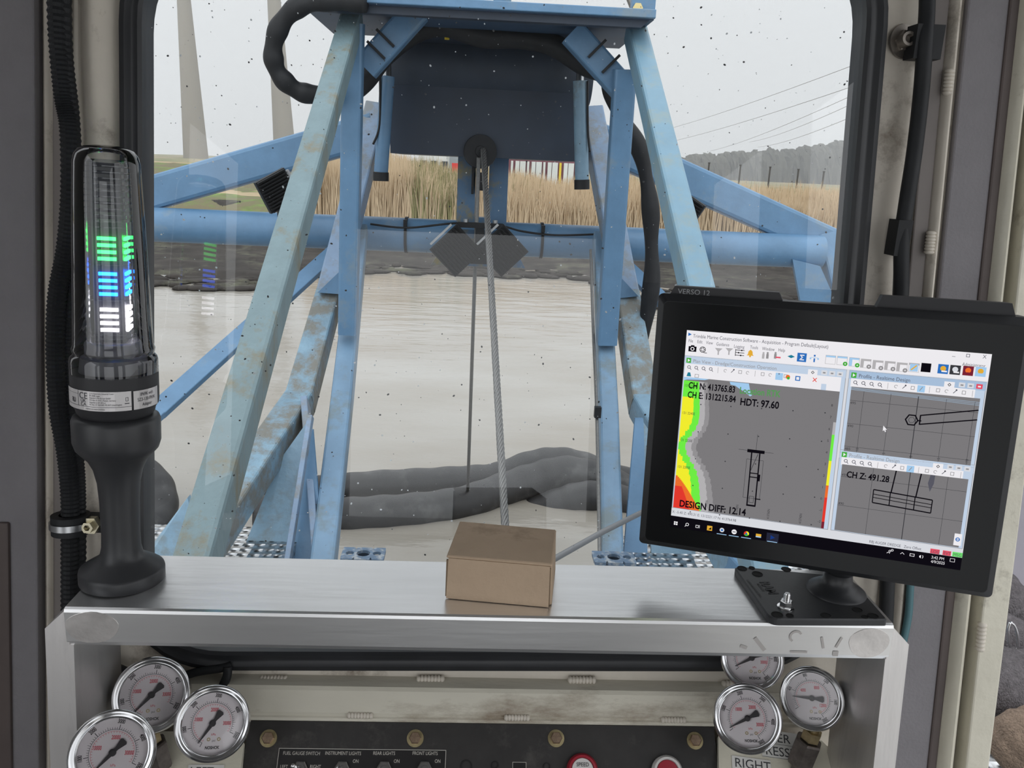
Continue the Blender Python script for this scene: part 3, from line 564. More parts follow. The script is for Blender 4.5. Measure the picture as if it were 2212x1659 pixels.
# seal round the glass
prof = [(0, -.004), (0, .009), (.003, .012), (.008, .0095), (.011, .0095), (.015, .012), (.020, .010), (.022, -.001), (.018, -.03), (.004, -.03)]
loops = [off(inner, a, b) for a, b in prof]; m = MB(); v = sum(loops, []); f = []
for j in range(len(prof)): 
    for i in range(n): j2 = (j+1) % len(prof); f.append((j*n+i, j*n+(i+1) % n, j2*n+(i+1) % n, j2*n+i))
m.add(v, f); o = m.obj('trim_1', SEALM, None, 'auto'); o['kind'] = 'structure'
GL = glass_mat('windscreen_glass', (.94, .96, .96), 1.2, 0, 1.5)
m = MB(); m.add([p for p in off(inner, .004, 0)], [list(range(n))]); o = m.obj('window_1', GL); o['kind'] = 'structure'
# rain specks and grit on the glass
m = MB()
e1 = Vector((1, 0, 0)); e2 = WN.cross(e1).normalized()
for i in range(1200):
    x = random.uniform(325, 1860); y = random.uniform(0, 1210)
    if x > 1868-.083*y-8: continue
    p = W(x, y, -.0012); r_ = random.choice((.0002, .00025, .00035, .00045, .0006, .0009)) ; a = random.uniform(0, 3.14); A = e1*math.cos(a)+e2*math.sin(a); B = -e1*math.sin(a)+e2*math.cos(a)
    el = random.uniform(1, 2.6); q = [p + A*(r_*math.cos(t*math.pi/3)) + B*(r_*el*.6*math.sin(t*math.pi/3)) for t in range(6)]
    m.k = 0 if random.random() < .55 else 1; m.prism(q, WN*.0005)
m.obj('glass_specks', [mat('dark_grit', (.07, .07, .075), .7), mat('pale_droplet', (.75, .77, .8), .2)], None, False, 'scattered grit and dried rain specks on the outside of the windscreen', 'specks', None, 'stuff')
# long upright strips of the front, left and right
def strip(name, xl0, xr0, xl1, xr1, d, th, m_, y0=-200, y1=1780, bev=True, rnd=False):
    k = (y1-y0)/1659.; a0, b0 = xl0+(xl1-xl0)*(y0/1659.), xr0+(xr1-xr0)*(y0/1659.); a1, b1 = xl0+(xl1-xl0)*(y1/1659.), xr0+(xr1-xr0)*(y1/1659.)
    mb = MB(); w0, w1 = W(a0, y0, d), W(b0, y0, d); v0, v1 = W(a1, y1, d), W(b1, y1, d)
    if rnd:
        nn = 9
        def arc(p, q): return [p.lerp(q, t/(nn-1)) + WN*(th*(1-math.sin(math.pi*(.0+t/(nn-1))))**1.0*.999) for t in range(nn)]
        A, B = arc(w0, w1), arc(v0, v1); A += [w1+WN*th*1.2, w0+WN*th*1.2]; B += [v1+WN*th*1.2, v0+WN*th*1.2]; L = len(A)
        mb.add(A+B, [list(range(L)), list(range(L, 2*L))[::-1]] + [(i, L+i, L+(i+1) % L, (i+1) % L) for i in range(L)])
    else: mb.prism([w0, w1, v1, v0], WN*th)
    o = mb.obj(name, m_, None, 'auto' if rnd else False); o['kind'] = 'structure'
    if not rnd and bev: bm_ = o.modifiers.new('soft', 'BEVEL'); bm_.width = .002; bm_.segments = 2; bm_.limit_method = 'ANGLE'
    return o
strip('trim_2', -250, 74, -250, 84, .016, .016, PAD)                 # left padded panel
strip('trim_3', 84, 110, 96, 112, .010, .010, CREAM, rnd=True)
strip('trim_4', 110, 152, 108, 150, .004, .003, PADD)
strip('trim_5', 152, 250, 160, 235, .014, .014, CREAM, rnd=True)   # left pillar
strip('trim_6', -250, 2, -250, 24, .020, .018, BROWN, 1130, 1780)
strip('trim_7', 2018, 2052, 1868, 1898, .004, .003, PADD)
strip('trim_8', 2060, 2090, 1902, 1925, .010, .010, CREAM, rnd=True)
strip('trim_9', 2092, 2184, 1925, 2012, .008, .008, PAD)
strip('trim_10', 2182, 2206, 2004, 2024, .010, .010, BROWN)
strip('trim_11', 2210, 2255, 2028, 2078, .020, .020, CREAM2, rnd=True)
strip('trim_12', 2264, 2345, 2086, 2137, .022, .022, CREAM2)
# weld beads on the ridge and post
def weld(pts, r, label, group, n=7):
    a, b = Vector(pts[0]), Vector(pts[1]); mb = MB()
    for k in range(n): c = a.lerp(b, (k+.5)/n); L = (b-a).length/n; mb.ball(c, max(L*.75, r*.6) if abs((b-a).x) > abs((b-a).z) else r, r, r if abs((b-a).x) > abs((b-a).z) else L*.75, 10, 6)
    return mb.obj('weld_bead', CREAM, None, True, label, 'weld bead', group)
weld((W(2052, 0+150, .008), W(2046, 205, .008)), .005, 'short cream weld bead on the right upright ridge, near the upper bolt', 'weld beads')
weld((W(2012, 500, .008), W(2006, 548, .008)), .005, 'short cream weld bead on the right upright ridge, level with the cable clip', 'weld beads')
weld((W(2122, 1345, .02), W(2116, 1405, .02)), .005, 'lumpy cream weld bead on the door post at lower right', 'weld beads')
# bolts, cables and clips on the front
NUT = mat('zinc_bolt', (.30, .27, .24), .45, .8, var=.2, scale=60)
def hexbolt(c, ax, r, name, label, cat='bolt', washer=True, mt=NUT, group=None, h=.6):
    t_ = thing(name, c, label, cat, group); ax = Vector(ax).normalized()
    if washer: m = MB(); m.lathe(c, ax, [(0, 0), (0, r*1.55), (r*.14, r*1.5), (r*.16, 0)], 28); m.obj('washer', mt, t_, 'auto')
    m = MB(); m.lathe(c, ax, [(0, r), (r*h*.85, r), (r*h, r*.86), (r*h, 0)], 6); m.obj('head', mt, t_)
    return t_
b_ = hexbolt(W(1951, 90, .0), -WN+Vector((.25, 0, -.0)), .0105, 'hex_bolt', 'large washered bolt high on the right pillar beside the black cable')
m = MB(); m.lathe(W(1951, 90, .006), -WN, [(0, .0065), (.012, .0065), (.012, .004), (.006, .004), (.006, 0)], 20); m.obj('shank', NUT, b_, 'auto')
q = smooth_path([W(x, y, d) for x, y, d in ((2004, -150, .018), (2003, 0, .018), (1998, 90, .022), (1990, 200, .018), (1975, 330, .018), (1958, 440, .018), (1948, 520, .018), (1946, 640, .018), (1935, 760, .018), (1925, 1000, .018), (1915, 1300, .018), (1905, 1500, .018))])
m = MB(); m.tube(q, .0072, 14); m.obj('black_cable', RUBBER, None, True, 'thick black cable running down the right pillar', 'cable')
q2 = smooth_path([W(x, y, .008) for x, y in ((1982, 60), (1981, 200), (1965, 330), (1948, 430), (1938, 500), (1936, 560), (1930, 680), (1925, 800))]); m = MB(); m.tube(q2, .0022, 8); m.obj('thin_wire', mat('dull_white_wire', (.4, .38, .36), .5), None, True, 'thin pale wire beside the thick black cable on the right pillar', 'wire')
m = MB(); m.box(W(1996, 93, .014), .026, .02, .03); m.obj('cable_clip', RUBBER, None, False, 'black rubber clamp holding the cable by the upper right bolt', 'clip', 'cable clips on the right pillar')
m = MB(); m.box(W(1941, 513, .014), .014, .02, .034); m.obj('cable_clip', RUBBER, None, False, 'black clip holding the cable midway down the right pillar', 'clip', 'cable clips on the right pillar')
TEAL = mat('teal_hose', (.06, .15, .17), .5)
q3 = smooth_path([W(x, y, .012) for x, y in ((1972, 1200), (1966, 1270), (1962, 1330), (1950, 1390))]); m = MB(); m.tube(q3, .0038, 10); m.obj('teal_hose', TEAL, None, True, 'dull teal hose behind the right end of the aluminium shelf', 'hose')
# corrugated conduit on the left
def conduit(pts, r, label):
    q = smooth_path(pts, 26); mb = MB(); mb.tube(q, [r*(1.0 if (i//1) % 2 else .86) for i in range(len(q))], 16); return mb.obj('corrugated_conduit', RUBBER, None, False, label, 'conduit', 'corrugated conduits on the left')
conduit([W(x, y, d) for x, y, d in ((122, -120, .03), (125, 60, .03), (137, 200, .03), (150, 280, .03), (152, 420, .03), (142, 540, .035), (124, 640, .04), (120, 760, .04), (126, 880, .04), (143, 980, .04), (152, 1080, .04), (152, 1200, .04), (152, 1330, .04), (152, 1450, .04))], .0086, 'thick black corrugated conduit winding down the left pillar')
conduit([W(x, y, d) for x, y, d in ((140, -120, .028), (142, 100, .028), (158, 260, .028), (164, 420, .028), (162, 560, .03), (146, 700, .032), (140, 800, .032), (152, 900, .034), (168, 1000, .034), (172, 1100, .034), (172, 1250, .034), (170, 1420, .034))], .0060, 'thinner black corrugated conduit running beside the thick one on the left')
t_ = thing('hose_clamp', W(160, 1132, .04), 'black rubber and steel clamp round the conduits at lower left', 'clamp')
m = MB(); cc = W(152, 1132, .04); m.lathe(cc-Vector((0, 0, .009)), (0, .1, 1), [(0, .0100), (0, .017), (.018, .017), (.018, .0100)], 32); m.obj('rubber_band', RUBBER, t_, 'auto')
m = MB(); m.lathe(cc-Vector((0, 0, .003)), (0, .1, 1), [(0, .0168), (0, .0182), (.006, .0182), (.006, .0168)], 32); m.obj('steel_strip', STEEL, t_, 'auto')
m = MB(); m.box(W(196, 1128, .028), .03, .012, .016); m.obj('tab', RUBBER, t_)
m = MB(); c2 = W(202, 1131, .036); m.lathe(c2, -WN, [(0, 0), (0, .0085), (.008, .0085), (.008, .0055), (.014, .0055), (.014, .003), (.008, .003), (.008, 0)], 6); m.obj('nut', mat('brass_nut', (.50, .46, .34), .3, 1.), t_)
# sill below the window: stepped cream channel, built across the cab
def yz(py, y=None, z=None):   # point of the middle column where a level (z) or upright (y) plane is met
    v = ray(1100, py); return EYE + v*((y/v.y) if y is not None else ((z-H)/v.z))
w0 = W(1100, 1466); zs = w0.z; led = yz(1492, z=zs); bot = yz(1545, y=led.y-.006); lip = yz(1549, z=bot.z-.001); lip2 = yz(1563, y=lip.y-.001)
x0, x1 = W(150, 1470).x, W(1900, 1470).x
prof = [(w0.y+.012, zs+.001), (led.y+.003, zs), (led.y, zs-.003), (bot.y, bot.z), (bot.y, bot.z-.004), (lip.y, lip.z-.004), (lip2.y, lip2.z), (lip2.y+.1, lip2.z), (w0.y+.1, zs)]
m = MB(); m.prism([(x0, y, z) for y, z in prof], (x1-x0, 0, 0))
SILL = mat('grimy_cream_sill', (.56, .53, .445), .5, var=.08, scale=7, dirt=(.20, .15, .10), dirt_amt=.42, dirt_scale=6, bump=.3, bump_scale=30, stretch=(.35, 1, 1))
o = m.obj('trim_13', SILL); o['kind'] = 'structure'
for x, y in ((592, 1467), (931, 1467), (1258, 1469), (1590, 1478)):
    a = W(x-30, y, .004); b_ = W(x+28, y, .004); weld((a, b_), .0042, {592: 'flat cream weld bead, leftmost on the upper sill line', 931: 'cream weld bead on the upper sill line, under the left of the box', 1258: 'cream weld bead on the upper sill line, right of the box', 1590: 'cream weld bead on the upper sill line by the right gauges'}[x], 'weld beads', 8)
for x, y in ((778, 1546), (1117, 1547), (1455, 1553)):
    c = Vector((P(x, y, bot.y-.001).x, bot.y-.001, bot.z-.002)); weld((c-Vector((.0125, 0, 0)), c+Vector((.0125, 0, 0))), .0034, {778: 'rippled cream weld bead on the lower sill line, left', 1117: 'rippled cream weld bead on the lower sill line, middle', 1455: 'rippled cream weld bead on the lower sill line, right'}[x], 'weld beads', 8)
# sloping black switch panel
pt0 = Vector((0, lip2.y-.0008, lip2.z)); PX = Vector((1, 0, 0)); PD = Vector((0, -.69, -.72)).normalized(); PN = Vector((0, -.72, .69)).normalized()
def on_panel(x, y, up=0.): return on_plane(x, y, pt0, PN) + PN*up
xl, xr = on_panel(532, 1600).x, on_panel(1545, 1600).x
PANM = mat('black_powder_coat', (.022, .020, .019), .55, var=.3, scale=40, dirt=(.06, .055, .05), dirt_amt=.3, dirt_scale=12)
pan = thing('switch_panel', (0, pt0.y, pt0.z-.1), 'sloping black switch panel with white lettering below the window sill', 'control panel')
m = MB(); m.prism([Vector((xl, pt0.y, pt0.z)), Vector((xr, pt0.y, pt0.z)), Vector((xr, pt0.y, pt0.z))+PD*.13, Vector((xl, pt0.y, pt0.z))+PD*.13], -PN*.02); m.obj('plate', PANM, pan)
INK = mat('white_panel_ink', (.55, .52, .47), .5); NP = mat('engraved_black_plate', (.012, .011, .011), .4)
a = on_panel(603, 1616, .0004); b_ = on_panel(964, 1616, .0004)
D = Draw(a, Vector((1, 0, 0)), -PD, .0001); wpl = (b_-a).x
def ppx(x, y): p = on_panel(x, y, .0004)-a; return p.x, p.dot(-PD)
D.rect(0, -.10, wpl, 0, NP, 1); D.frame(0, -.10, wpl, 0, .0005, INK, 2)
fs = .0040*1.15
for tx, x, y in (('FUEL GAUGE SWITCH', 651, 1631), ('INSTRUMENT LIGHTS', 741, 1631), ('REAR LIGHTS', 829.5, 1631), ('FRONT LIGHTS', 918, 1631), ('ON', 768, 1648), ('ON', 856.5, 1648), ('ON', 945, 1648), ('LEFT', 613, 1660), ('RIGHT', 681, 1660)):
    u_, v_ = ppx(x, y); D.text(tx, u_, v_, fs, INK, 3, align='C', sx=.80)
D.obj('legend_plate', pan)
def panel_bolt(x, y, label):
    c = on_panel(x, y); t_ = thing('panel_bolt', c, label, 'bolt', 'washered bolts along the top of the switch panel'); BR = mat('yellow_zinc', (.50, .42, .24), .38, .9, var=.25, scale=120)
    m = MB(); m.lathe(c, PN, [(0, 0), (0, .0085), (.0008, .0083), (.001, .0062), (.0012, 0)], 32); m.obj('washer', BR, t_, 'auto')
    m = MB(); m.lathe(c+PN*.001, PN, [(0, .0062), (.0035, .006), (.0045, .0052), (.0045, 0)], 6); m.obj('head', mat('copper_tone_bolt', (.42, .30, .22), .35, .9, var=.2, scale=150), t_)
    m = MB()
    for k in range(6): a_ = math.pi*k/3; dv = Vector((math.cos(a_), 0, 0)) + PD*math.sin(a_); m.beam(c+PN*.0056+dv*.002, c+PN*.0056+dv*.0042, .0005, .0003, PN)
    m.obj('grade_marks', BR, t_)
for x, y, l in ((580, 1595, 'first'), (897, 1595, 'second'), (1201, 1595, 'third'), (1501, 1600, 'fourth')): panel_bolt(x, y, 'brassy washered bolt on the switch panel, %s from the left' % l)
CHR = mat('polished_chrome', (.62, .62, .62), .14, 1.)
def toggle(x, y, label, lever=Vector((0, 0, 0))):
    c = on_panel(x, y); t_ = thing('toggle_switch', c, label, 'switch', 'toggle switches on the black panel')
    m = MB(); m.lathe(c, PN, [(0, .0078), (.003, .0078), (.0036, .0068), (.0036, .0042), (.002, .0042)], 6); m.obj('nut', CHR, t_)
    m = MB(); m.lathe(c, PN, [(0, .0048), (.007, .0048), (.0072, .0036), (.003, .0034), (.003, 0)], 20); m.obj('bushing', CHR, t_, 'auto')
    m = MB(); d_ = (PN+lever).normalized(); m.tube([c+PN*.003, c+PN*.003+d_*.012], [.0014, .0024], 12); m.ball(c+PN*.003+d_*.012, .0025, n=12, m=8); m.obj('lever', CHR, t_, True)
toggle(649, 1662, 'chrome toggle switch under the FUEL GAUGE SWITCH lettering', Vector((-.5, 0, 0)) + PD*(-.2)); toggle(739, 1662, 'chrome toggle switch under the INSTRUMENT LIGHTS lettering', PD*.6)
toggle(830, 1662, 'chrome toggle switch under the REAR LIGHTS lettering', PD*.6); toggle(917, 1662, 'chrome toggle switch under the FRONT LIGHTS lettering', PD*.6)
def blackhole(x, y, r, name='plug'):
    c = on_panel(x, y, .0002); m = MB(); m.lathe(c, PN, [(0, r), (.0008, r*.98), (.0008, r*.8), (-.004, r*.8), (-.004, 0)], 24); m.obj(name, NP, pan, 'auto')
blackhole(1007, 1655, .0058); blackhole(1069, 1653, .0036); blackhole(1181, 1656, .0036)
D = Draw(on_panel(1107, 1646, .0003), Vector((1, 0, 0)), -PD, .0001); D.rect(0, -.03, .0138, 0, NP, 1); D.frame(0, -.03, .0138, 0, .0004, INK, 2); D.obj('display_slot', pan)
RED = mat('red_button_bezel', (.32, .02, .035), .3); PALE = mat('pale_button_face', (.62, .6, .58), .4)
for x, y, txt in ((1257, 1664, 'SPEED'), (1440, 1668, '')):
    c = on_panel(x, y); t_ = thing('push_button', c, 'red-rimmed round push button on the black panel, %s' % ('left one with lettering' if txt else 'right one with pale rim'), 'button')
    m = MB(); m.lathe(c, PN, [(0, .0155), (.004, .0155), (.007, .0135), (.0072, .0115), (.005, .011), (.005, 0)], 36); m.obj('bezel', RED if txt else PALE, t_, 'auto')
    m = MB(); m.lathe(c+PN*.005, PN, [(0, .011), (.0012, .0105), (.0015, 0)], 36); m.obj('face', PALE if txt else RED, t_, 'auto')
    if txt: D = Draw(c+PN*.0068, Vector((1, 0, 0)), -PD, .0001); D.text(txt, 0, .003, .0052, mat('dark_print', (.03, .03, .03), .5), 1, align='C', sx=.9); D.obj('lettering', t_)
# cream gauge consoles either side of the panel
def console(name, pts_top, pts_bot, label):
    m = MB(); v = [Vector(p) for p in pts_top+pts_bot]; return v
CN = Vector((0, -.58, .81)).normalized(); cp = Vector((0, lip2.y-.004, lip2.z-.002))
def on_con(x, y, up=0.): return on_plane(x, y, cp, CN)+CN*up
def con_block(name, pxs, label):
    m = MB(); m.prism([on_con(*p) for p in pxs], -CN*.06); return m.obj(name, CREAM2, None, False, label, 'console')
cl_ = con_block('gauge_console', [(215, 1575), (470, 1583), (527, 1605), (505, 1780), (120, 1780), (150, 1600)], 'cream painted console carrying the three left gauges')
cr_ = con_block('gauge_console', [(1552, 1590), (1715, 1592), (1775, 1600), (1868, 1690), (1880, 1800), (1580, 1800), (1553, 1660)], 'cream painted console carrying the right gauges, with printed labels')
TAPE = mat('white_label_tape', (.66, .65, .62), .4); TXT = mat('label_black_print', (.04, .04, .045), .5)
def tape(x, y, lines, label, w, hh, rot=0., sz=.0085):
    c = on_con(x, y, .0006); X_ = Vector((1, 0, 0)); Y_ = CN.cross(X_).normalized(); X2 = X_*math.cos(rot)+Y_*math.sin(rot); Y2 = -X_*math.sin(rot)+Y_*math.cos(rot)
    D = Draw(c, X2, Y2, .0002); D.rect(0, -hh*len(lines), w, 0, TAPE, 1)
    for i, s in enumerate(lines): D.text(s, w*.06, -hh*(i+.82), sz, TXT, 2, sx=1.0); D.line(0, -hh*(i+1)+.0003, w, -hh*(i+1)+.0003, .0003, TXT, 2)
    o = D.obj('printed_label', None); return lab(o, label, 'label')
tape(1642, 1575, ['WER', 'RESSURE'], 'white tape label reading WER RESSURE partly hidden behind the front right gauge', .052, .0135, -.12, .0125)
tape(1580, 1632, ['RIGHT', 'FRONT'], 'white tape label reading RIGHT FRONT on the right console', .039, .0128, -.12, .0125)
tape(408, 1652, ['LEFT', 'FRONT'], 'white tape label at the bottom edge of the left console', .034, .012, 0., .011)
# cables behind the left gauges
def cable(pts, r, label, name='black_cable'): m = MB(); m.tube(smooth_path(pts), r, 12); return m.obj(name, RUBBER, None, True, label, 'cable')
cable([W(205, 1420, .01), W(240, 1440, .014), W(285, 1460, .018), W(340, 1485, .01)], .006, 'flat black cable running behind the rear left gauge')
cable([W(360, 1475, .016), W(420, 1453, .014), W(480, 1443, .012), W(500, 1436, .01)], .0042, 'black cable rising from the left gauges to the window seal')
cable([W(492, 1440, .014), W(490, 1462, .016), W(478, 1490, .016), W(470, 1520, .02)], .0045, 'short black cable hanging down beside the front left gauge')
cable([W(205, 1540, .01), W(225, 1560, .02), W(250, 1590, .03), W(330, 1610, .03)], .004, 'thin black cable low behind the left gauges')
# ---- the rest of the shell, seen in reflections
def shell(name, boxes, m_=CREAM):
    m = MB()
    for (x0, y0, z0), (x1, y1, z1) in boxes: m.box(((x0+x1)/2, (y0+y1)/2, (z0+z1)/2), x1-x0, y1-y0, z1-z0)
    o = m.obj(name, m_); o['kind'] = 'structure'; return o
fz = H-1.35; cz = H+.62
shell('floor', [((-.72, -1.05, fz-.04), (.72, .60, fz))], FLOORM)
LIN = mat('pale_grey_lining', (.34, .33, .32), .8, var=.08, scale=4)
shell('ceiling', [((-.72, -1.05, cz), (.72, 1.0, cz+.04))], LIN)
shell('wall_rear', [((-.72, -1.05, fz), (-.38, -1.0, cz)), ((.38, -1.05, fz), (.72, -1.0, cz)), ((-.38, -1.05, 2.72), (.38, -1.0, cz)), ((-.38, -1.05, fz), (.38, -1.0, 1.48))], LIN)
shell('wall_left', [((-.72, -1.0, fz), (-.68, .74, 1.95)), ((-.72, -1.0, 2.88), (-.68, .8, cz)), ((-.72, -1.0, 1.95), (-.68, -.92, 2.88)), ((-.72, -.38, 1.95), (-.68, -.18, 2.88)), ((-.72, .42, 1.95), (-.68, .8, 2.88))], LIN)
shell('wall_right', [((.68, -1.0, 2.88), (.72, .8, cz)), ((.68, -1.0, fz), (.72, -.92, 2.88)), ((.68, -.38, fz), (.72, -.18, 2.88))], LIN)
# ================================================================== THINGS IN THE CAB
ALU = mat('brushed_aluminium', (.86, .86, .86), .30, .93, var=.10, scale=9, dirt=(.62, .61, .60), dirt_amt=.25, dirt_scale=6, bump=.02, bump_scale=90, stretch=(.12, 1, 1))
ALUV = mat('brushed_aluminium_leg', (.66, .64, .63), .38, .85, var=.10, scale=9, dirt=(.5, .48, .47), dirt_amt=.3, dirt_scale=9, bump=.05, bump_scale=90, stretch=(1, 1, .12))
zsT = H-.374
fl = PZ(150, 1318, zsT); fr = PZ(1915, 1347, zsT); bl = PZ(300, 1212, zsT)
yf = (fl.y+fr.y)/2; yb = .736; hS = .034
sh_ = thing('aluminium_shelf', (0, yf, zsT-.25), 'brushed aluminium bridge-shaped shelf standing across the bottom of the window', 'shelf')
zb1 = zsT-hS
xL0, xR0 = P(160, 1400, yf).x, P(1912, 1425, yf).x          # inner faces of the legs
xLo, xRo = P(99, 1400, yf).x, P(1957, 1440, yf).x
m = MB(); r = .0035
prof = [(yf, zb1+r), (yf+.001, zb1), (yb, zb1), (yb, zsT), (yf+r, zsT), (yf+r*.3, zsT-r*.3), (yf, zsT-r)]
m.prism([(fl.x-.006, y, z) for y, z in prof], (fr.x-fl.x+.012, 0, 0)); m.obj('top_channel', ALU, sh_)
# legs: upright channel with a 45 degree cut at the shoulder; web outside, flange facing the camera
zB = zsT-.40
for s in (-1, 1):
    xo = xLo if s < 0 else xRo; xi = xL0 if s < 0 else xR0; xt = fl.x-.004 if s < 0 else fr.x+.004
    m = MB(); poly = [(xo, yf+.004, zB), (xi, yf+.004, zB), (xi, yf+.004, zb1), (xt, yf+.004, zb1), (xt, yf+.004, zsT-.001), (xt-(.0)*s, yf+.004, zsT-.001), (xo, yf+.004, zsT-.020)]
    m.prism([Vector((x, y+(z-zsT)*TL, z)) for x, y, z in poly], (0, yb-yf-.008, 0)); o = m.obj('leg', ALUV, sh_)
# ground-down weld scars at the two front corners
SCAR = mat('ground_weld_scar', (.76, .73, .71), .42, 1., var=.18, scale=18, bump=.1, bump_scale=40)
for cx_, cz_, w_ in ((fl.x+.016, zsT-.017, .044), (fr.x-.014, zsT-.018, .036)):
    m = MB(); q = [(cx_+w_/2*math.cos(t)*(1+.04*math.sin(3*t)), yf+.0002, cz_+.0145*math.sin(t)*(1+.03*math.sin(2*t))) for t in [2*math.pi*i/28 for i in range(28)]]; m.prism(q, (0, -.0006, 0)); m.obj('weld_scar', SCAR, sh_, label='polished ground-down weld patch')
MK = mat('scrubbed_marker', (.50, .475, .46), .5, .75); D = Draw((fr.x-.128, yf-.0004, zsT-.029), (1, 0, 0), (0, 0, 1), .0001)
D.line(0, .006, .006, .004, .003, MK); D.line(.012, .014, .022, .002, .0035, MK); D.ring(.048, .016, .004, .006, MK, 1, 30, 240, 12); D.line(.045, .001, .06, .001, .002, MK); D.line(.071, .016, .074, .005, .0022, MK); D.line(.083, .0, .088, .0, .005, MK); D.line(.085, .006, .089, .016, .0022, MK)
D.obj('marker_traces', sh_)

# ---- signal tower
BLK = mat('satin_black_plastic', (.028, .029, .032), .42); BLK2 = mat('matt_black_plastic', (.022, .022, .025), .55)
base = PZ(265, 1250, zsT); base.z = zsT; bt = thing('signal_tower', base, 'black signal tower with clear dome and glowing green, blue and white bars on the shelf', 'signal light')
top = P(229, 322, base.y+.012); ax = (top-base).normalized(); Lt = (top-base).length
def hpx(py):        # height along the axis of a picture row
    lo, hi = -.05, Lt+.05
    for _ in range(40):
        mid = (lo+hi)/2; q = base+ax*mid-EYE; y_ = CY - F*q.dot(UP)/q.dot(fw)
        if y_ > py: lo = mid
        else: hi = mid
    return (lo+hi)/2
def rpx(py, w): return w*mpp(base+ax*hpx(py))
def prof_(rows): return [(hpx(y), rpx(y, w)) for y, w in rows]
def skin(rows, name, m_, sm_='auto', cap=True):
    m = MB(); m.lathe(base, ax, rows, 64); return m.obj(name, m_, bt, sm_)
b0 = rpx(1240, 86)
skin([(0, 0), (0, b0*.985), (.001, b0), (.0095, b0), (.0115, b0*.985), (.0125, b0*.95), (.016, b0*.80), (.0205, b0*.60), (.0245, b0*.50), (.032, b0*.455)] + prof_([(1150, 38.5), (1080, 40), (1040, 43), (1010, 50), (990, 60), (975, 74)]), 'stand', BLK)
skin(prof_([(976, 73), (965, 83), (950, 88), (905, 89), (897, 86), (893, 80), (892, 70)]), 'collar', BLK)
skin(prof_([(893, 72), (885, 78), (876, 80), (868, 86), (858, 87.5), (805, 88), (800, 88)]) , 'label_ring', BLK2)
skin(prof_([(802, 87), (801, 60), (799, 0)]), 'inner_disc', BLK2)
CLR = glass_mat('clear_polycarbonate', (.93, .94, .95), 1.5, .02, 1.5)
skin(prof_([(802, 88), (776, 88), (768, 86), (762, 80), (757, 82), (750, 83), (742, 80), (690, 78.5), (600, 76), (500, 73), (400, 69.5), (352, 67.5), (336, 64), (324, 56), (318, 44), (314, 25), (313, 0)]), 'dome', CLR, 'auto')
skin(prof_([(760, 52), (757, 51), (730, 51), (700, 50), (500, 47), (352, 44), (345, 40), (344, 0)]), 'inner_lens', glass_mat('ribbed_clear_lens', (.82, .84, .87), .9, .08, 1.45), 'auto')
skin(prof_([(800, 70), (770, 66), (765, 58), (740, 57), (735, 53), (733, 0)]), 'lamp_base', mat('smoky_plastic', (.07, .07, .078), .3))
# lamp core: a square board carrier with lit bars on its faces
e1 = (RT - ax*RT.dot(ax)).normalized(); e2 = ax.cross(e1).normalized()      # e2 points away from the camera
rot = math.radians(15); f1 = e1*math.cos(rot)+e2*math.sin(rot); f2 = -e1*math.sin(rot)+e2*math.cos(rot)
hw_ = rpx(600, 31); m = MB(); h0, h1 = hpx(738), hpx(352)
m.hexa([base+ax*h0+f1*sx*hw_+f2*sy*hw_ for sx, sy in ((-1, -1), (1, -1), (1, 1), (-1, 1))], [base+ax*h1+(f1*sx*hw_+f2*sy*hw_)*.92 for sx, sy in ((-1, -1), (1, -1), (1, 1), (-1, 1))]); m.obj('lamp_core', mat('dark_core', (.045, .045, .05), .35), bt)
m = MB()
for py in list(range(360, 500, 13)) + [570, 645, 718, 726]: m.lathe(base+ax*hpx(py), ax, [(0, hw_*1.5), (.0009, hw_*1.5)], 32)
m.obj('lens_ribs', glass_mat('rib_clear', (.75, .77, .8), 1.6, .1), bt)
GRN, BLE, WHT = emat('green_light', (.03, 1., .10), 7.), emat('blue_light', (.01, .12, 1.), 11.), emat('white_light', (1., .93, .98), 8.)
OFFL = mat('unlit_bar', (.16, .15, .14), .3)
def bars(y0, y1, m_, name, label):
    mm = MB()
    for k in range(4):
        h = hpx(y0+(y1-y0)*k/3)
        for A, B, sg, wd_ in ((f1, f2, -1, 1.15), (f2, f1, 1, 1.85)):
            c = base+ax*h+B*sg*(hw_+.0012); mm.box(c, hw_*wd_, .0018, .0027, A, B, ax)
    o = mm.obj(name, m_, bt, label=label); return o
bars(513, 556, GRN, 'light_bars', 'glowing green bars'); bars(588, 631, BLE, 'light_bars', 'glowing blue bars'); bars(664, 707, WHT, 'light_bars', 'glowing white bars'); bars(430, 475, OFFL, 'light_bars', 'unlit bars'); bars(345+20, 410, OFFL, 'light_bars', 'unlit bars')
# labels wrapped round the ring
LBL = mat('silver_label', (.62, .60, .60), .35, .3); LI = mat('label_ink', (.04, .04, .05), .5)
hL0, hL1 = hpx(866), hpx(826); rL = rpx(840, 88)+.0003
def wrap(x, y, l): a = -math.pi/2 + x/rL + .36; return base + ax*(hL0+y) + (e1*math.cos(a) + e2*math.sin(a))*(rL+l)
hh_ = (hL1-hL0); D = Draw(base, e1, ax, .00012, wrap)
x0, x1 = -rL*1.5, rL*.42
D.rect(x0, 0, x1, hh_, LBL, 1)
D.rect(-rL*.82, hh_*.2, -rL*.81, hh_, LI, 2); D.rect(x0, hh_*.2, x1, hh_*.22, LI, 2); D.rect(x0, hh_*.80, -rL*.82, hh_*.815, LI, 2)
D.text('CE', -rL*.78, hh_*.60, hh_*.46, LI, 3, sx=.9); D.text('UK', -rL*.74, hh_*.42, hh_*.24, LI, 3); D.text('CA', -rL*.74, hh_*.24, hh_*.24, LI, 3); D.text('RU', -rL*1.05, hh_*.34, hh_*.34, LI, 3, bold=True, sx=.7)
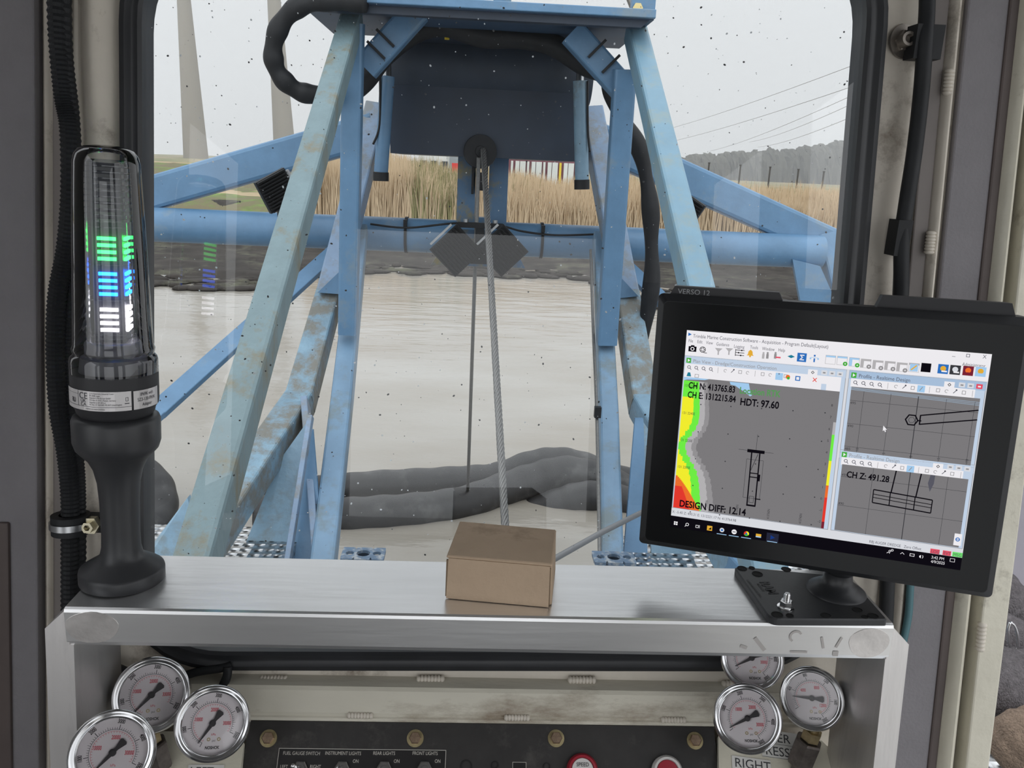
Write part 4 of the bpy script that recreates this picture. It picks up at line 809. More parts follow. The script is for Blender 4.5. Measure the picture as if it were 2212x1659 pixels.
for i, s in enumerate(('2-1-3, Equipment, Industrial Tower', 'SPI-ANIB, Japan', 'Importer in EU Europe GmbH', 'P.O. Box 10 10 01, Munich, Germany', 'Importer in UK UK Ltd', 'P.O. Box 127, SALFORD, M5 4WP, United Kingdom')): D.text(s, -rL*.50, hh_*(.87-.115*i), hh_*.115, LI, 3, sx=.72 if i != 5 else .62)
D.text('MADE IN INDONESIA', -rL*.6, hh_*.06, hh_*.1, LI, 3); D.rect(rL*.27, hh_*.36, rL*.37, hh_*.40, LI, 3); D.frame(rL*.29, hh_*.5, rL*.35, hh_*.7, .0003, LI, 3)
D.obj('rating_label', bt, label='silver rating label with small print')
D = Draw(base, e1, ax, .00012, wrap); D.rect(rL*.47, 0, rL*1.25, hh_*.97, LBL, 1)
for i, s in enumerate(('IP69K with', 'SZ3-130-IP69K', 'Adapter')): D.text(s, rL*.83, hh_*(.68-.27*i), hh_*.25, LI, 3, align='C', sx=.75)
D.obj('adapter_label', bt, label='small silver adapter label')

# ---- cardboard box
c0 = PZ(963, 1291, zsT); c1 = PZ(1186, 1311, zsT); BX = (c1-c0); wB = BX.length; BX.normalize(); BY = Vector((-BX.y, BX.x, 0))
CARD = mat('brown_cardboard', (.47, .35, .245), .85, var=.07, scale=12, dirt=(.34, .25, .17), dirt_amt=.25, dirt_scale=14, bump=.12, bump_scale=200); CARDD = mat('cardboard_edge', (.20, .14, .09), .9)
def hgt(px, py, x, y):   # height at which a picture point stands above (x, y)
    v = ray(px, py); t = (Vector((x, y, 0)).length)/Vector((v.x, v.y, 0)).length; return H+v.z*t
hB = (hgt(972, 1197, c0.x, c0.y)+hgt(1192, 1222, c1.x, c1.y))/2 - zsT
dB = ((PZ(1000, 1129, zsT+hB)-c0).dot(BY)+(PZ(1202, 1143, zsT+hB)-c1).dot(BY))/2
bx = thing('cardboard_box', c0.lerp(c1, .5), 'small closed brown cardboard box sitting on the aluminium shelf', 'box')
t_ = .0018; o0 = c0.copy(); o0.z = zsT+.0002
def BP(x, y, z): return o0+BX*x+BY*y+Vector((0, 0, z))
m = MB(); m.hexa([BP(t_, t_*.5, 0), BP(wB-t_, t_*.5, 0), BP(wB-t_, dB-t_, 0), BP(t_, dB-t_, 0)], [BP(t_, t_*.5, hB-t_), BP(wB-t_, t_*.5, hB-t_), BP(wB-t_, dB-t_, hB-t_), BP(t_, dB-t_, hB-t_)]); m.obj('tray', CARD, bx)
m = MB(); m.hexa([BP(-.0005, -.001, hB-.0022), BP(wB+.0012, -.001, hB-.0022), BP(wB+.001, dB, hB-.0022), BP(-.0005, dB, hB-.0022)], [BP(0, 0, hB), BP(wB, 0, hB+.0004), BP(wB, dB, hB), BP(0, dB, hB+.0006)]); o = m.obj('lid', CARD, bx); o.modifiers.new('b', 'BEVEL').width = .0008
m = MB(); m.hexa([BP(.0005, -.0022, .0005), BP(wB-.0005, -.0022, .0005), BP(wB-.0005, -.0006, .0005), BP(.0005, -.0006, .0005)], [BP(.0016, -.0014, hB-.002), BP(wB-.0012, -.0014, hB-.002), BP(wB-.0012, .0002, hB-.002), BP(.0016, .0002, hB-.002)]); o = m.obj('front_flap', CARD, bx)
m = MB(); m.hexa([BP(wB-.001, .001, .001), BP(wB+.0022, .003, .001), BP(wB+.0022, dB-.002, .001), BP(wB-.001, dB-.002, .001)], [BP(wB-.001, .001, hB-.003), BP(wB+.0006, .003, hB-.003), BP(wB+.0006, dB-.002, hB-.003), BP(wB-.001, dB-.002, hB-.003)]); m.obj('side_flap', CARD, bx)
m = MB(); m.hexa([BP(-.0004, -.0012, .002), BP(.0014, -.0012, .002), BP(.0014, .001, .002), BP(-.0004, .001, .002)], [BP(-.0002, -.001, hB-.004), BP(.0016, -.001, hB-.004), BP(.0016, .001, hB-.004), BP(-.0002, .001, hB-.004)]); m.obj('corner_fold', CARDD, bx)
m = MB(); m.hexa([BP(wB-.0012, -.0016, .002), BP(wB+.0004, -.0016, .002), BP(wB+.0004, .001, .002), BP(wB-.0012, .001, .002)], [BP(wB-.0018, -.001, hB-.004), BP(wB-.0004, -.001, hB-.004), BP(wB-.0004, .001, hB-.004), BP(wB-.0018, .001, hB-.004)]); m.obj('corner_fold', CARDD, bx)

# ---- monitor mounting plate, nut and ball mount
rp = thing('mounting_plate', PZ(1750, 1300, zsT), 'black mounting plate with holes and raised lettering bolted on the right of the shelf', 'mounting plate')
zp = zsT+.0065; pl = [PZ(x, y, zp) for x, y in ((1584, 1222), (1836, 1246), (1918, 1338), (1664, 1337))]
PLM = mat('black_cast_plate', (.032, .033, .036), .42, var=.15, scale=60, bump=.02, bump_scale=400)
rr = [.007, .007, .003, .009]; out = rrect(pl, rr, 6); dn = Vector((0, 0, -.0063))
m = MB(); n_ = len(out); cc = sum(out, Vector())/n_
inn = [p.lerp(cc, .022) + Vector((0, 0, .0)) for p in out]; mid = [p + Vector((0, 0, -.0012)) for p in out]; low = [p + dn for p in out]
m.add(inn+mid+low, [list(range(n_))]+[(i, (i+1) % n_, n_+(i+1) % n_, n_+i) for i in range(n_)]+[(n_+i, n_+(i+1) % n_, 2*n_+(i+1) % n_, 2*n_+i) for i in range(n_)]+[list(range(2*n_, 3*n_))[::-1]]); o = m.obj('plate', PLM, rp)
HOLE = mat('hole_black', (.004, .004, .004), .8)
for x, y, r in ((1603, 1228, .0048), (1624, 1227, .003), (1636, 1240, .0052), (1698, 1230, .0048), (1679, 1328, .0052), (1706, 1330, .0034), (1784, 1330, .0046), (1852, 1318, .0046), (1886, 1331, .0048), (1868, 1333, .003)):
    m = MB(); m.lathe(PZ(x, y, zp+.00015), (0, 0, 1), [(0, r*.86), (0, 0)], 24); m.lathe(PZ(x, y, zp), (0, 0, 1), [(0, r), (.0005, r*.96), (.0005, r*.86), (0, r*.86)], 24); m.obj('bolt_hole', HOLE, rp)
pu = (pl[0]-pl[3]).normalized(); pv = Vector((-pu.y, pu.x, 0))
D = Draw(PZ(1686, 1291, zp+.0004), pu*1, pv*1, .0001); DG = mat('debossed_letter', (.008, .008, .009), .5)
D.X = (PZ(1643, 1259, zp)-PZ(1669, 1291, zp)).normalized(); D.X = Vector((-.0, 1, 0)) if False else D.X; D.Y = Vector((-D.X.y, D.X.x, 0)); D.N = Vector((0, 0, 1)); D.o = PZ(1678, 1292, zp+.0002)
D.X = -D.X; D.Y = -D.Y; D.o = PZ(1640, 1256, zp+.0002)
D.text('RAM', 0, 0, .0135, DG, 1, bold=True, sx=.85); D.text('MOUNTS', .004, -.0042, .0034, DG, 1, bold=True); D.text('ROUND-A-MOUNT PAT. PEND.', -.004, -.011, .0030, DG, 1, bold=True, sx=.8)
D.obj('raised_lettering', rp)
bc = PZ(1806, 1276, zp); m = MB(); m.lathe(bc, (0, 0, 1), [(0, .0265), (.0012, .026), (.003, .0235), (.0045, .0215), (.006, .0185), (.009, .014), (.014, .0125), (.02, .0122), (.027, .0155), (.03, .016)], 48); m.obj('ball_post', BLK, rp, 'auto')
nb = thing('nut_and_stud', PZ(1697, 1312, zp), 'shiny steel flange nut on its threaded stud in the black plate', 'nut')
nc = PZ(1697, 1312, zp); SHN = mat('bright_steel', (.75, .75, .75), .18, 1.)
m = MB(); m.lathe(nc, (0, 0, 1), [(0, 0), (0, .0074), (.0008, .0074), (.0012, .006), (.0012, 0)], 32); m.obj('washer', SHN, nb, 'auto')
m = MB(); m.lathe(nc, (0, 0, 1), [(.001, .0056), (.0062, .0056), (.0068, .005), (.0068, 0)], 6); m.obj('hex_nut', SHN, nb)
m = MB(); m.lathe(nc, (0, 0, 1), [(.006, .0030)] + [(.007+.0006*i, .0030 if i % 2 else .0026) for i in range(11)] + [(.0138, .0022), (.0138, 0)], 20); m.obj('stud', SHN, nb)

# ---- monitor
SO = Vector((.18464, .70638, 2.36747)); SX = Vector((.93594, -.35146, .02216)).normalized(); SY = Vector((-.01086, -.09171, -.99573)); SY = (SY-SX*SY.dot(SX)).normalized(); SN = -SX.cross(SY)   # SN: towards the camera
mo = thing('monitor', SO+SX*.118+SY*.2-SN*.03, 'black touch screen monitor on a ball mount showing survey software', 'monitor')
def M_(u, v, w=0): return SO+SX*u+SY*v+SN*(w-.008)
def plate_(u0, v0, u1, v1, w0, w1, ch, name, m_, parent=mo, bevel=.0015, r=.004, ins=.0):
    def lp(w, i):
        a, b, c, d = u0+i, v0+i, u1-i, v1-i; q = []
        for (x, y), (sx, sy) in (((a, b), (1, 1)), ((c, b), (-1, 1)), ((c, d), (-1, -1)), ((a, d), (1, -1))):
            pts = [M_(x+sx*r*(1-math.cos(t)), y+sy*r*(1-math.sin(t)), w) for t in [math.pi/2*k/5 for k in range(6)]]
            if (sx, sy) in ((-1, 1), (1, -1)): pts = pts[::-1]
            q += pts
        return q
    A = lp(w1, ins); B = lp(w0, 0); n = len(A); mm = MB(); mm.add(A+B, [list(range(n)), list(range(n, 2*n))[::-1]]+[(i, n+i, n+(i+1) % n, (i+1) % n) for i in range(n)]); return mm.obj(name, m_, parent, False)
CASE = mat('monitor_case', (.016, .017, .019), .5, spec=.3); FACE = mat('monitor_glass_black', (.006, .0065, .007), .18, spec=.18)
plate_(-.028, -.030, .264, .201, -.034, .0, 0, 'rear_shell', CASE, ins=0)
plate_(-.028, -.030, .264, .201, .0, .0075, 0, 'bezel_rim', CASE, ins=.006)
plate_(-.0215, -.0235, .2575, .1945, .0070, .0078, 0, 'front_glass', FACE)
# the front glass sits at w=.0078; everything on the screen is laid just over it, corrected to keep its place
def trapz(u0, u1, vt, vb, name):
    mm = MB(); mm.prism([M_(u0, vb, -.004), M_(u0+.004, vt, -.004), M_(u1-.004, vt, -.004), M_(u1, vb, -.004)], -SN*.022); return mm.obj(name, BLK2, mo)
o1 = trapz(-.019, .077, -.037, -.029, 'top_module'); trapz(.150, .252, -.040, -.029, 'top_module')
D = Draw(M_(-.012, -.0305, -.0038), SX, -SY, .0001); D.text('VERSO 12', 0, 0, .0062, mat('grey_lettering', (.32, .33, .34), .5), 1, sx=1.05); D.obj('model_lettering', mo)
m = MB(); c = M_(.118, .150, -.034); m.lathe(c, -SN, [(0, .045), (.004, .045), (.005, .038), (.008, .02), (.010, 0)], 32); m.obj('rear_flange', BLK, mo, 'auto')
am = thing('ball_mount_arm', bc+Vector((0, 0, .035)), 'black ball joint arm linking the plate to the back of the monitor', 'mount arm')
bt_ = bc+Vector((0, 0, .030)); m = MB(); m.ball(bt_, .0165, n=24, m=14); m.obj('ball', RUBBER, am, True)
m = MB(); q = c-SN*.012; m.tube([bt_+Vector((0, 0, .004)), bt_.lerp(q, .35), bt_.lerp(q, .7), q], [.020, .0175, .016, .014], 20); m.obj('clamp_arm', BLK2, am, True)
# ---- what the screen shows
def em(name, r, g, b, s=1.0): return emat('screen_'+name, tuple(((c/255.)**2.2)*s for c in (r, g, b)), 1.0)
WHI, LGY, GRY, DGY, BLC = em('white', 236, 234, 238), em('light_grey', 214, 216, 222), em('grey', 122, 120, 122), em('dark_grey', 60, 60, 64), em('black', 22, 20, 26)
TBL, TBL2, SKY, BTN = em('title_blue', 165, 188, 215), em('border_blue', 190, 206, 226), em('sky_blue', 160, 200, 235), em('button_blue', 50, 110, 185)
GRN_, LGN, YLW, ORG, REDC, DRD, GTX = em('green', 70, 170, 60), em('lime', 110, 235, 70), em('yellow', 240, 235, 50), em('orange', 235, 110, 50), em('red', 225, 60, 50), em('dark_red', 120, 40, 55), em('green_text', 88, 148, 88)
LG2, GR2, TXC, GLD, TEA, MSG, PNK = em('pale_grey', 176, 174, 176), em('mid_grey', 145, 143, 145), em('text_grey', 88, 88, 98), em('gold', 225, 170, 60), em('teal', 40, 125, 150), em('msg_green', 110, 225, 110), em('log_pink', 225, 80, 100)
sw = .0080
def uv(x, y):                    # place on the screen's glass of a measured point
    p = on_plane(x, y, M_(0, 0, sw), SN)-M_(0, 0, sw); return p.dot(SX), -p.dot(SY)
D = Draw(M_(0, 0, sw), SX, -SY, .00006)
U1, Vb, Vs = .2362, -.1788, -.1655
def R4(x0, y0, x1, y1, m_, l): a, b = uv(x0, y0); c, d = uv(x1, y1); D.rect(min(a, c), min(b, d), max(a, c), max(b, d), m_, l)
W2, H2 = .2365, .1788
D.rect(0, -H2, W2, 0, BLC, 1); D.rect(0, -.1680, W2, 0, LGY, 2); D.rect(0, -.0108, W2, 0, WHI, 3); D.rect(0, -.0218, W2, -.0108, WHI, 3)
def T(s, x, y, sz, m_=TXC, l=8, bold=False, sx=.92, al='L', rot=0): a, b = uv(x, y); D.text(s, a, b, sz, m_, l, bold=bold, sx=sx, align=al, rot=rot)
T('Trimble Marine Construction Software - Acquisition - Program Default(Layout)', 1497, 729, .0044, sx=.78); D.poly([(.0015, -.0020), (.0045, -.0034), (.0015, -.005)], BTN, 8)
for s, x, y in (('File', 1487, 739), ('Edit', 1506, 741), ('View', 1525, 743), ('Guidance', 1547, 746), ('Logging', 1585, 751), ('Tools', 1620, 753), ('Window', 1646, 756), ('Help', 1681, 759)): T(s, x, y, .0040, sx=.72)
T('Administrator', 2078, 790, .0040, sx=.72); T('–', 2056, 773, .005); T('X', 2122, 774, .0042)
a, b = uv(2091, 768); D.frame(a-.0013, b-.0013, a+.0013, b+.0013, .0004, TXC, 8)
# toolbar pictures
def icon(x, y): return uv(x, y)
a, b = icon(1496, 753); D.rect(a-.0034, b-.0026, a+.0034, b+.0020, BLC, 8); D.rect(a-.0015, b+.002, a+.0015, b+.003, BLC, 8); D.disc(a, b-.0002, .0017, WHI, 9); D.disc(a, b-.0002, .001, BLC, 10)
a, b = icon(1518, 755); D.ring(a, b, .002, .0026, BLC, 8)
for k in range(5): D.disc(a+.0013*math.cos(k*1.257), b+.0013*math.sin(k*1.257), .0005, BLC, 8, 8)
D.line(a+.001, b-.0026, a+.0038, b-.0028, .0005, BLC, 8)
for x in (1552, 1575): a, b = icon(x, 759); D.poly([(a-.0032, b+.0028), (a+.0032, b+.0028), (a+.0006, b), (a+.0006, b-.003), (a-.0006, b-.003), (a-.0006, b)], LG2, 8)
a, b = icon(1598, 762); [D.line(a-.0035, b+k*.0022, a+.0038, b+k*.0022, .0005, BLC, 8) for k in (-1, 0, 1)]; D.line(a-.0035, b-.003, a-.0035, b+.003, .0005, BLC, 8); [D.disc(a+q, b+k*.0022, .0007, BLC, 9, 8) for k, q in ((-1, .001), (0, -.001), (1, .0015))]
a, b = icon(1621, 763); D.poly([(a-.003, b-.002), (a-.002, b-.001), (a-.0017, b+.0015), (a, b+.0032), (a+.0017, b+.0015), (a+.002, b-.001), (a+.003, b-.002)], GLD, 8); D.disc(a, b-.0026, .0008, GLD, 9)
for x, mm_ in ((1649, LG2), (1658, GR2), (1675, GR2)): a, b = icon(x, 767); D.rect(a-.001, b-.003, a+.001, b+.001, mm_, 8); D.disc(a, b+.0018, .0009, mm_, 9, 8)
a, b = icon(1681, 772); D.line(a-.002, b, a+.002, b, .0012, PNK, 10); a, b = icon(1709, 770); D.poly([(a-.003, b), (a, b+.0014), (a+.003, b), (a, b-.0014)], TEA, 8)
a, b = icon(1732, 772); D.rect(a-.0037, b-.0037, a+.0037, b+.0037, BTN, 8); D.text('Σ', a, b-.0022, .0060, WHI, 9, bold=True, align='C')
a, b = icon(1759, 774); D.rect(a-.0005, b-.0032, a+.0007, b, BTN, 8); D.rect(a-.0006, b+.0015, a+.0008, b+.003, BTN, 8); D.line(a-.003, b+.0006, a+.003, b+.0006, .0004, SKY, 8); D.disc(a-.003, b-.0003, .0008, SKY, 8, 8); D.disc(a+.003, b-.0003, .0008, SKY, 8, 8)
for x, y, k in ((1794, 777, 0), (1819, 779, 1), (1845, 782, 2), (1870, 785, 3), (1896, 788, 3), (1922, 790, 3), (1948, 793, 3), (1974, 794, 4)):
    a, b = icon(x, y); D.rect(a-.0040, b-.0037, a+.0040, b+.0037, LG2, 8); D.rect(a-.0037, b-.0034, a+.0037, b+.0034, WHI, 9); D.rect(a-.0037, b+.0020, a+.0037, b+.0034, SKY if k < 3 else LG2, 10)
    if k in (2, 3): D.rect(a-.0037, b-.0034, a-.0015, b+.002, SKY if k == 2 else LG2, 10)
    if k == 4: D.rect(a-.003, b-.003, a+.003, b+.003, SKY, 10); D.line(a-.002, b-.002, a+.002, b+.002, .001, GLD, 11)
    if k in (1, 2, 3): D.disc(a+.0026, b-.0024, .0018, GRN_ if k < 3 else GR2, 11); D.line(a+.0014+.0005, b-.0024, a+.0038-.0005, b-.0024, .0004, WHI, 12); D.line(a+.0026, b-.0034+.0003, a+.0026, b-.0014-.0003, .0004, WHI, 12)
a, b = icon(2000, 794); D.rect(a-.0036, b-.0036, a+.0036, b+.0036, BLC, 9)
for x, y, bg, fg in ((2037, 797, BTN, GLD), (2063, 799, DGY, LGY), (2091, 801, DRD, ORG), (2118, 803, SKY, GLD)): a, b = icon(x, y); D.rect(a-.0038, b-.0038, a+.0038, b+.0038, bg, 9); D.disc(a, b+.0004, .0021, fg, 10); D.rect(a-.001, b-.0024, a+.003, b-.0012, WHI if fg is not ORG and bg is not SKY else bg, 11)
# three inner windows, in screen metres: left, upper right, lower right
def win(x0, y0, x1, y1, title, tx, active=True):
    D.rect(x0, y1, x1, y0, TBL2, 3); D.frame(x0, y1, x1, y0, .0004, GR2, 4); D.rect(x0, y0-.0072, x1, y0, TBL if active else TBL2, 4); D.rect(x0+.0018, y0-.0062, x0+.0058, y0-.0018, GRN_, 6); D.poly([(x0+.0030, y0-.0055), (x0+.0050, y0-.004), (x0+.0030, y0-.0025)], WHI, 7)
    D.text(title, x0+.0075, y0-.0056, .0043, TXC if active else GR2, 8, sx=.9)
    for k in range(3): D.rect(x1-.0195+.0062*k, y0-.0060, x1-.0150+.0062*k, y0-.0022, PNK if (active == 2 and k == 2) else LGY, 6); D.rect(x1-.0183+.0062*k, y0-.0048, x1-.0162+.0062*k, y0-.0036, WHI if (active == 2 and k == 2) else GR2, 7)
    D.rect(x1-.030, y0-.0072, x1-.0225, y0-.0024, WHI, 6); D.ring(x1-.0262, y0-.0048, .0008, .0014, BLC, 7, n=4)
def tools(x0, y0, n, x1):
    D.rect(x0, y0-.0068, x1, y0, WHI, 5)
    for k in range(n):
        cx_ = x0+.0035+.0062*k
        if k % 5 == 4: D.rect(cx_-.0002, y0-.006, cx_+.0002, y0-.001, LG2, 7); continue
        if k < 4: D.ring(cx_, y0-.0030, .0010, .0015, TXC, 7, n=12); D.line(cx_+.001, y0-.0040, cx_+.0020, y0-.0052, .0005, TXC, 7)
        elif k in (8, 9) and n > 14: D.rect(cx_-.0028, y0-.0062, cx_+.0028, y0-.0006, SKY, 6); D.line(cx_-.001, y0-.005, cx_+.001, y0-.0018, .0006, GR2, 7)
        elif k % 3 == 0: D.line(cx_-.0013, y0-.0045, cx_+.0013, y0-.0015, .0005, TXC, 7); D.disc(cx_+.0008, y0-.0018, .0007, TXC, 8, 8)
        elif k % 3 == 1: D.frame(cx_-.0014, y0-.0048, cx_+.0014, y0-.0018, .0004, GR2, 7)
        else: D.ring(cx_, y0-.0034, .001, .0014, GR2, 7, 20, 300, 10)
L0, LT, L1, LB = 0.0, -.0222, .1325, -.1605
win(L0, LT, L1, LB, 'Plan View - Dredge/Construction Operation', 0, 0)
tools(L0+.001, LT-.0068, 14, .122); D.rect(.001, LT-.0188, .114, LT-.0130, WHI, 5); D.rect(.118, LT-.0210, .1290, LT-.0068, WHI, 5)
D.poly([(.003, LT-.018), (.004, LT-.0145), (.006, LT-.0145), (.007, LT-.018)], TEA, 8); D.frame(.010, LT-.0185, .0135, LT-.0155, .0004, GR2, 8); D.rect(.077, LT-.0138, .083, LT-.0078, SKY, 8)
D.disc(.087, LT-.0105, .0018, ORG, 8); D.disc(.0875, LT-.0115, .0012, GRN_, 9); D.frame(.093, LT-.013, .097, LT-.009, .0008, BTN, 8); D.line(.107, LT-.0125, .110, LT-.0092, .0006, REDC, 8); D.line(.107, LT-.0092, .110, LT-.0125, .0006, REDC, 8)
# map
m0x, m1x, mt_, mb_ = .0012, .1290, LT-.0188, LB+.0006
D.rect(m0x, mb_, m1x, mt_, GRY, 6)
D.poly([(m0x, mt_), (.0225, mt_), (.0190, mt_-.0012), (.0120, mt_-.0016), (.004, mt_-.0022), (m0x, mt_-.003)], SKY, 7)
D.poly([(.0400, mt_-.0005), (.0560, mt_-.0005), (.0575, mt_-.0060), (.0595, mt_-.0105), (.058, mt_-.0115), (.054, mt_-.0085), (.049, mt_-.006), (.045, mt_-.0035), (.041, mt_-.003)], SKY, 7)
def edge(t, off_):           # bank contour, t from the top 0 to the bottom 1; steps like a raster
    t = round(t*40)/40; w = .012+.004*math.sin(t*3.1)-.0115*math.exp(-((t-.50)/.13)**2)+.016*max(0, t-.62)*1.7+off_*(.8+.5*t); return m0x+max(0, w)
def band(off_, m_, l, t0=0.0):
    for k in range(80):
        ta, tb = k/80, (k+1)/80
        if ta < t0: continue
        e_ = edge(ta, off_)
        if e_ > m0x+.0002: D.rect(m0x, mt_-.003-(mt_-.003-mb_)*tb, e_, mt_-.003-(mt_-.003-mb_)*ta, m_, l)
band(.0105, GR2, 7); band(.0065, LG2, 8); band(.0015, LGN, 9); band(-.0045, YLW, 10, .12)
for k in range(26):
    t = .74+.26*k/26; w = .024*(k/26)**.8; D.rect(m0x, mt_-(mt_-mb_)*(t+.0105), m0x+w, mt_-(mt_-mb_)*t, ORG, 11)
    if k > 8: D.rect(m0x, mt_-(mt_-mb_)*(t+.0105), m0x+w*.62, mt_-(mt_-mb_)*t, REDC, 12)
hbar = mt_-mb_
for y0, y1, m_ in ((.22, .31, LG2), (.31, .50, LGN), (.50, .68, YLW), (.68, .77, ORG), (.77, .95, REDC), (.95, 1., DRD)): D.rect(m1x-.0022, mt_-hbar*y1, m1x, mt_-hbar*y0, m_, 9)
for k, s in enumerate(('8', '7', '6', '5', '4', '3', '2', '1', '0', '-1', '-2')): D.text(s, m1x-.0055, mt_-hbar*(.11+.085*k), .0030, DGY, 10)
for i in range(5):
    for j in range(5): D.disc(.0175+.0255*i-.0002*j, mt_-.023-.0245*j+.001*i, .0006, DGY, 10, 6)
for k, s in enumerate(('131 2260E', '131 2240E', '131 2220E', '131 2200E')): D.text(s, m0x+.0008, mt_-.0085-.0245*k, .0033, DGY, 13, sx=.8)
for k, s in enumerate(('413800N', '413780N', '413760N', '413740N')): D.text(s, .031+.0265*k, mb_+.0015, .003, DGY, 13, sx=.8, rot=math.pi/2)
T('CH N: 413765.83', 1487, 838, .0078, BLC, 14, True, .71); T('CH E: 1312215.84', 1485, 858, .0078, BLC, 14, True, .71); T('Location RTK', 1597, 849, .0078, GTX, 14, True, .76); T('HDT: 97.60', 1598, 874, .0086, BLC, 14, True, .78); T('DESIGN DIFF: 12.14', 1467, 1093, .0086, BLC, 14, True, .80)
# dredge drawn on the map
a, b = uv(1633, 975); D.rect(a-.0072, b-.0014, a+.0072, b+.0014, BLC, 12); D.line(a, b, a, b+.0150, .0003, DGY, 11); D.line(a-.0145, b+.0002, a+.0145, b+.0002, .0003, DGY, 11)
for s in (-1, 1): D.line(a+.0034*s, b, a+.0034*s+.0004, b-.0485, .0011, BLC, 12); D.line(a+.0070*s, b-.0075, a+.0070*s, b-.0420, .0003, DGY, 11)
D.line(a-.007, b-.0075, a+.007, b-.0075, .0003, DGY, 11); D.line(a-.007, b-.042, a+.007, b-.042, .0003, DGY, 11)
D.line(a-.0036, b-.0195, a+.0036, b-.0195, .0009, BLC, 12); D.line(a-.0036, b-.0230, a+.0036, b-.0230, .0009, BLC, 12); D.rect(a+.0036, b-.026, a+.0056, b-.020, BLC, 12); D.line(a-.003, b-.018, a+.002, b-.002, .0005, DGY, 12); D.line(a-.0036, b-.0485, a+.0042, b-.0485, .0015, BLC, 12); D.frame(a-.0018, b-.046, a+.0022, b-.040, .0004, DGY, 12); D.line(a+.003, b-.042, a+.0078, b-.042, .0009, BLC, 12)
# upper right profile
R0, RT_, R1, RB = .1345, -.0222, .2358, -.0922
win(R0, RT_, R1, RB, 'Profile - Realtime Design', 0, 2); tools(R0+.002, RT_-.0068, 15, .2285)
px0, px1, pt_, pb_ = R0+.0030, .2328, RT_-.0136, RB+.0016
D.rect(px0, pb_, px1, pt_, GRY, 6); 
for k in range(3): D.line(px0, pt_-.0008-.0008*k, px1, pt_-.0012-.0012*k-.002, .0004, em('line_blue', 150, 170, 190), 7)
for k in range(5): x = px0+.0100+.0205*k; D.line(x, pb_, x, pt_-.003, .0006 if k == 2 else .00025, DGY, 8)
for k, s in enumerate(('495', '490', '485')): y = pt_-.0115-.0195*k; D.line(px0, y, px1, y, .00025, DGY, 8); D.text(s, px0+.0005, y-.003, .003, DGY, 9)
for k, s in enumerate(('10', '5', '0', '-5', '-10')): D.text(s, px0+.0112+.0205*k, pb_+.001, .003, DGY, 9, rot=math.pi/2)
a, b = uv(1969, 907); D.ring(a, b, .0040, .0052, BLC, 10, n=6); D.ring(a, b, .0022, .0026, DGY, 10, n=6)
D.line(a+.005, b, a+.0072, b, .001, BLC, 10); a2_, b2_ = uv(1987, 907); a3, b3 = uv(2112, 889)
D.line(a2_, b2_+.0038, px1, b3+.0012, .0010, BLC, 10); D.line(a2_, b2_-.0036, px1, b3-.0066, .0010, BLC, 10); D.line(a2_, b2_+.0042, a2_, b2_-.004, .0010, BLC, 10)
a, b = uv(1908, 919); D.poly([(a, b), (a, b-.0046), (a+.0010, b-.0036), (a+.0018, b-.0052), (a+.0026, b-.0048), (a+.0018, b-.0032), (a+.0032, b-.0032)], WHI, 15)
# lower right profile
Q0, QT, Q1, QB = .1345, -.0896, .2358, -.1605
win(Q0, QT, Q1, QB, 'Profile - Realtime Design', 0, 0); tools(Q0+.002, QT-.0062, 15, .2285)
pt_, pb_ = QT-.0124, QB+.0008; D.rect(px0, pb_, px1, pt_, GRY, 6)
for k in range(3): x = px0+.0245+.0280*k; D.line(x, pb_, x, pt_, .0006 if k == 1 else .00025, DGY, 8)
for k, s in enumerate(('495', '490')): y = pt_-.0105-.0250*k; D.line(px0, y, px1, y, .00025, DGY, 8); D.text(s, px0+.0005, y+.0006, .003, DGY, 9)
T('CH Z: 491.28', 1828, 1030, .0074, BLC, 14, True, .80)
q = [uv(x, y) for x, y in ((1887, 1057), (2014, 1080), (2010, 1108), (1884, 1085))]
def ql(s, t): u_ = tuple(q[0][i]*(1-s)+q[1][i]*s for i in (0, 1)); v_ = tuple(q[3][i]*(1-s)+q[2][i]*s for i in (0, 1)); return tuple(u_[i]*(1-t)+v_[i]*t for i in (0, 1))
for t in (0, .35, .6, 1.): D.line(*ql(0, t), *ql(1, t), .0010 if t in (0, 1.) else .0006, BLC, 10)
for s in (0, .29, .71, 1.): D.line(*ql(s, 0), *ql(s, 1), .0008, BLC, 10)
for s in (.30, .72): x_, y_ = ql(s, 0); D.line(x_, y_, x_+.0018, pt_, .0010, BLC, 10)
a, b = uv(2008, 1062); D.poly([(a, b), (a-.0022, b+.007), (a-.001, pt_), (a+.0024, pt_), (a+.0022, b+.007)], TXC, 10)
# status line and task bar
D.rect(0, -.1680, W2, -.1605, LGY, 3); T('X: -5.40 Z: 490.31 E: 1312221.17 N: 413764.98', 1452, 1107, .0034, TXC, 8, sx=.86); T('RBJ AUGER DREDGE   Zero Offset', 1877, 1172, .0034, TXC, 8, sx=.8)
for s, x0, w_, m_ in (('LOG', .2125, .0070, PNK), ('EVT', .2218, .0062, PNK), ('MSG', .2290, .0074, MSG)): D.rect(x0, -.1678, x0+w_, -.1638, m_, 7); D.text(s, x0+.0006, -.1674, .0040, TXC, 8, sx=.8)
D.rect(.2285, -.158, .2340, -.148, WHI, 16); D.ring(.2312, -.1528, .0010, .0017, BTN, 17, n=16); D.rect(.2302, -.1531, .2322, -.1526, BTN, 18)
yb_ = -.1745; D.frame(.0032, yb_-.0016, .0064, yb_+.0016, .0003, WHI, 8); D.rect(.0032, yb_-.0016, .0064, yb_+.0016, WHI, 7); D.rect(.0046, yb_-.0016, .0050, yb_+.0016, BLC, 8); D.rect(.0032, yb_-.0002, .0064, yb_+.0002, BLC, 8)
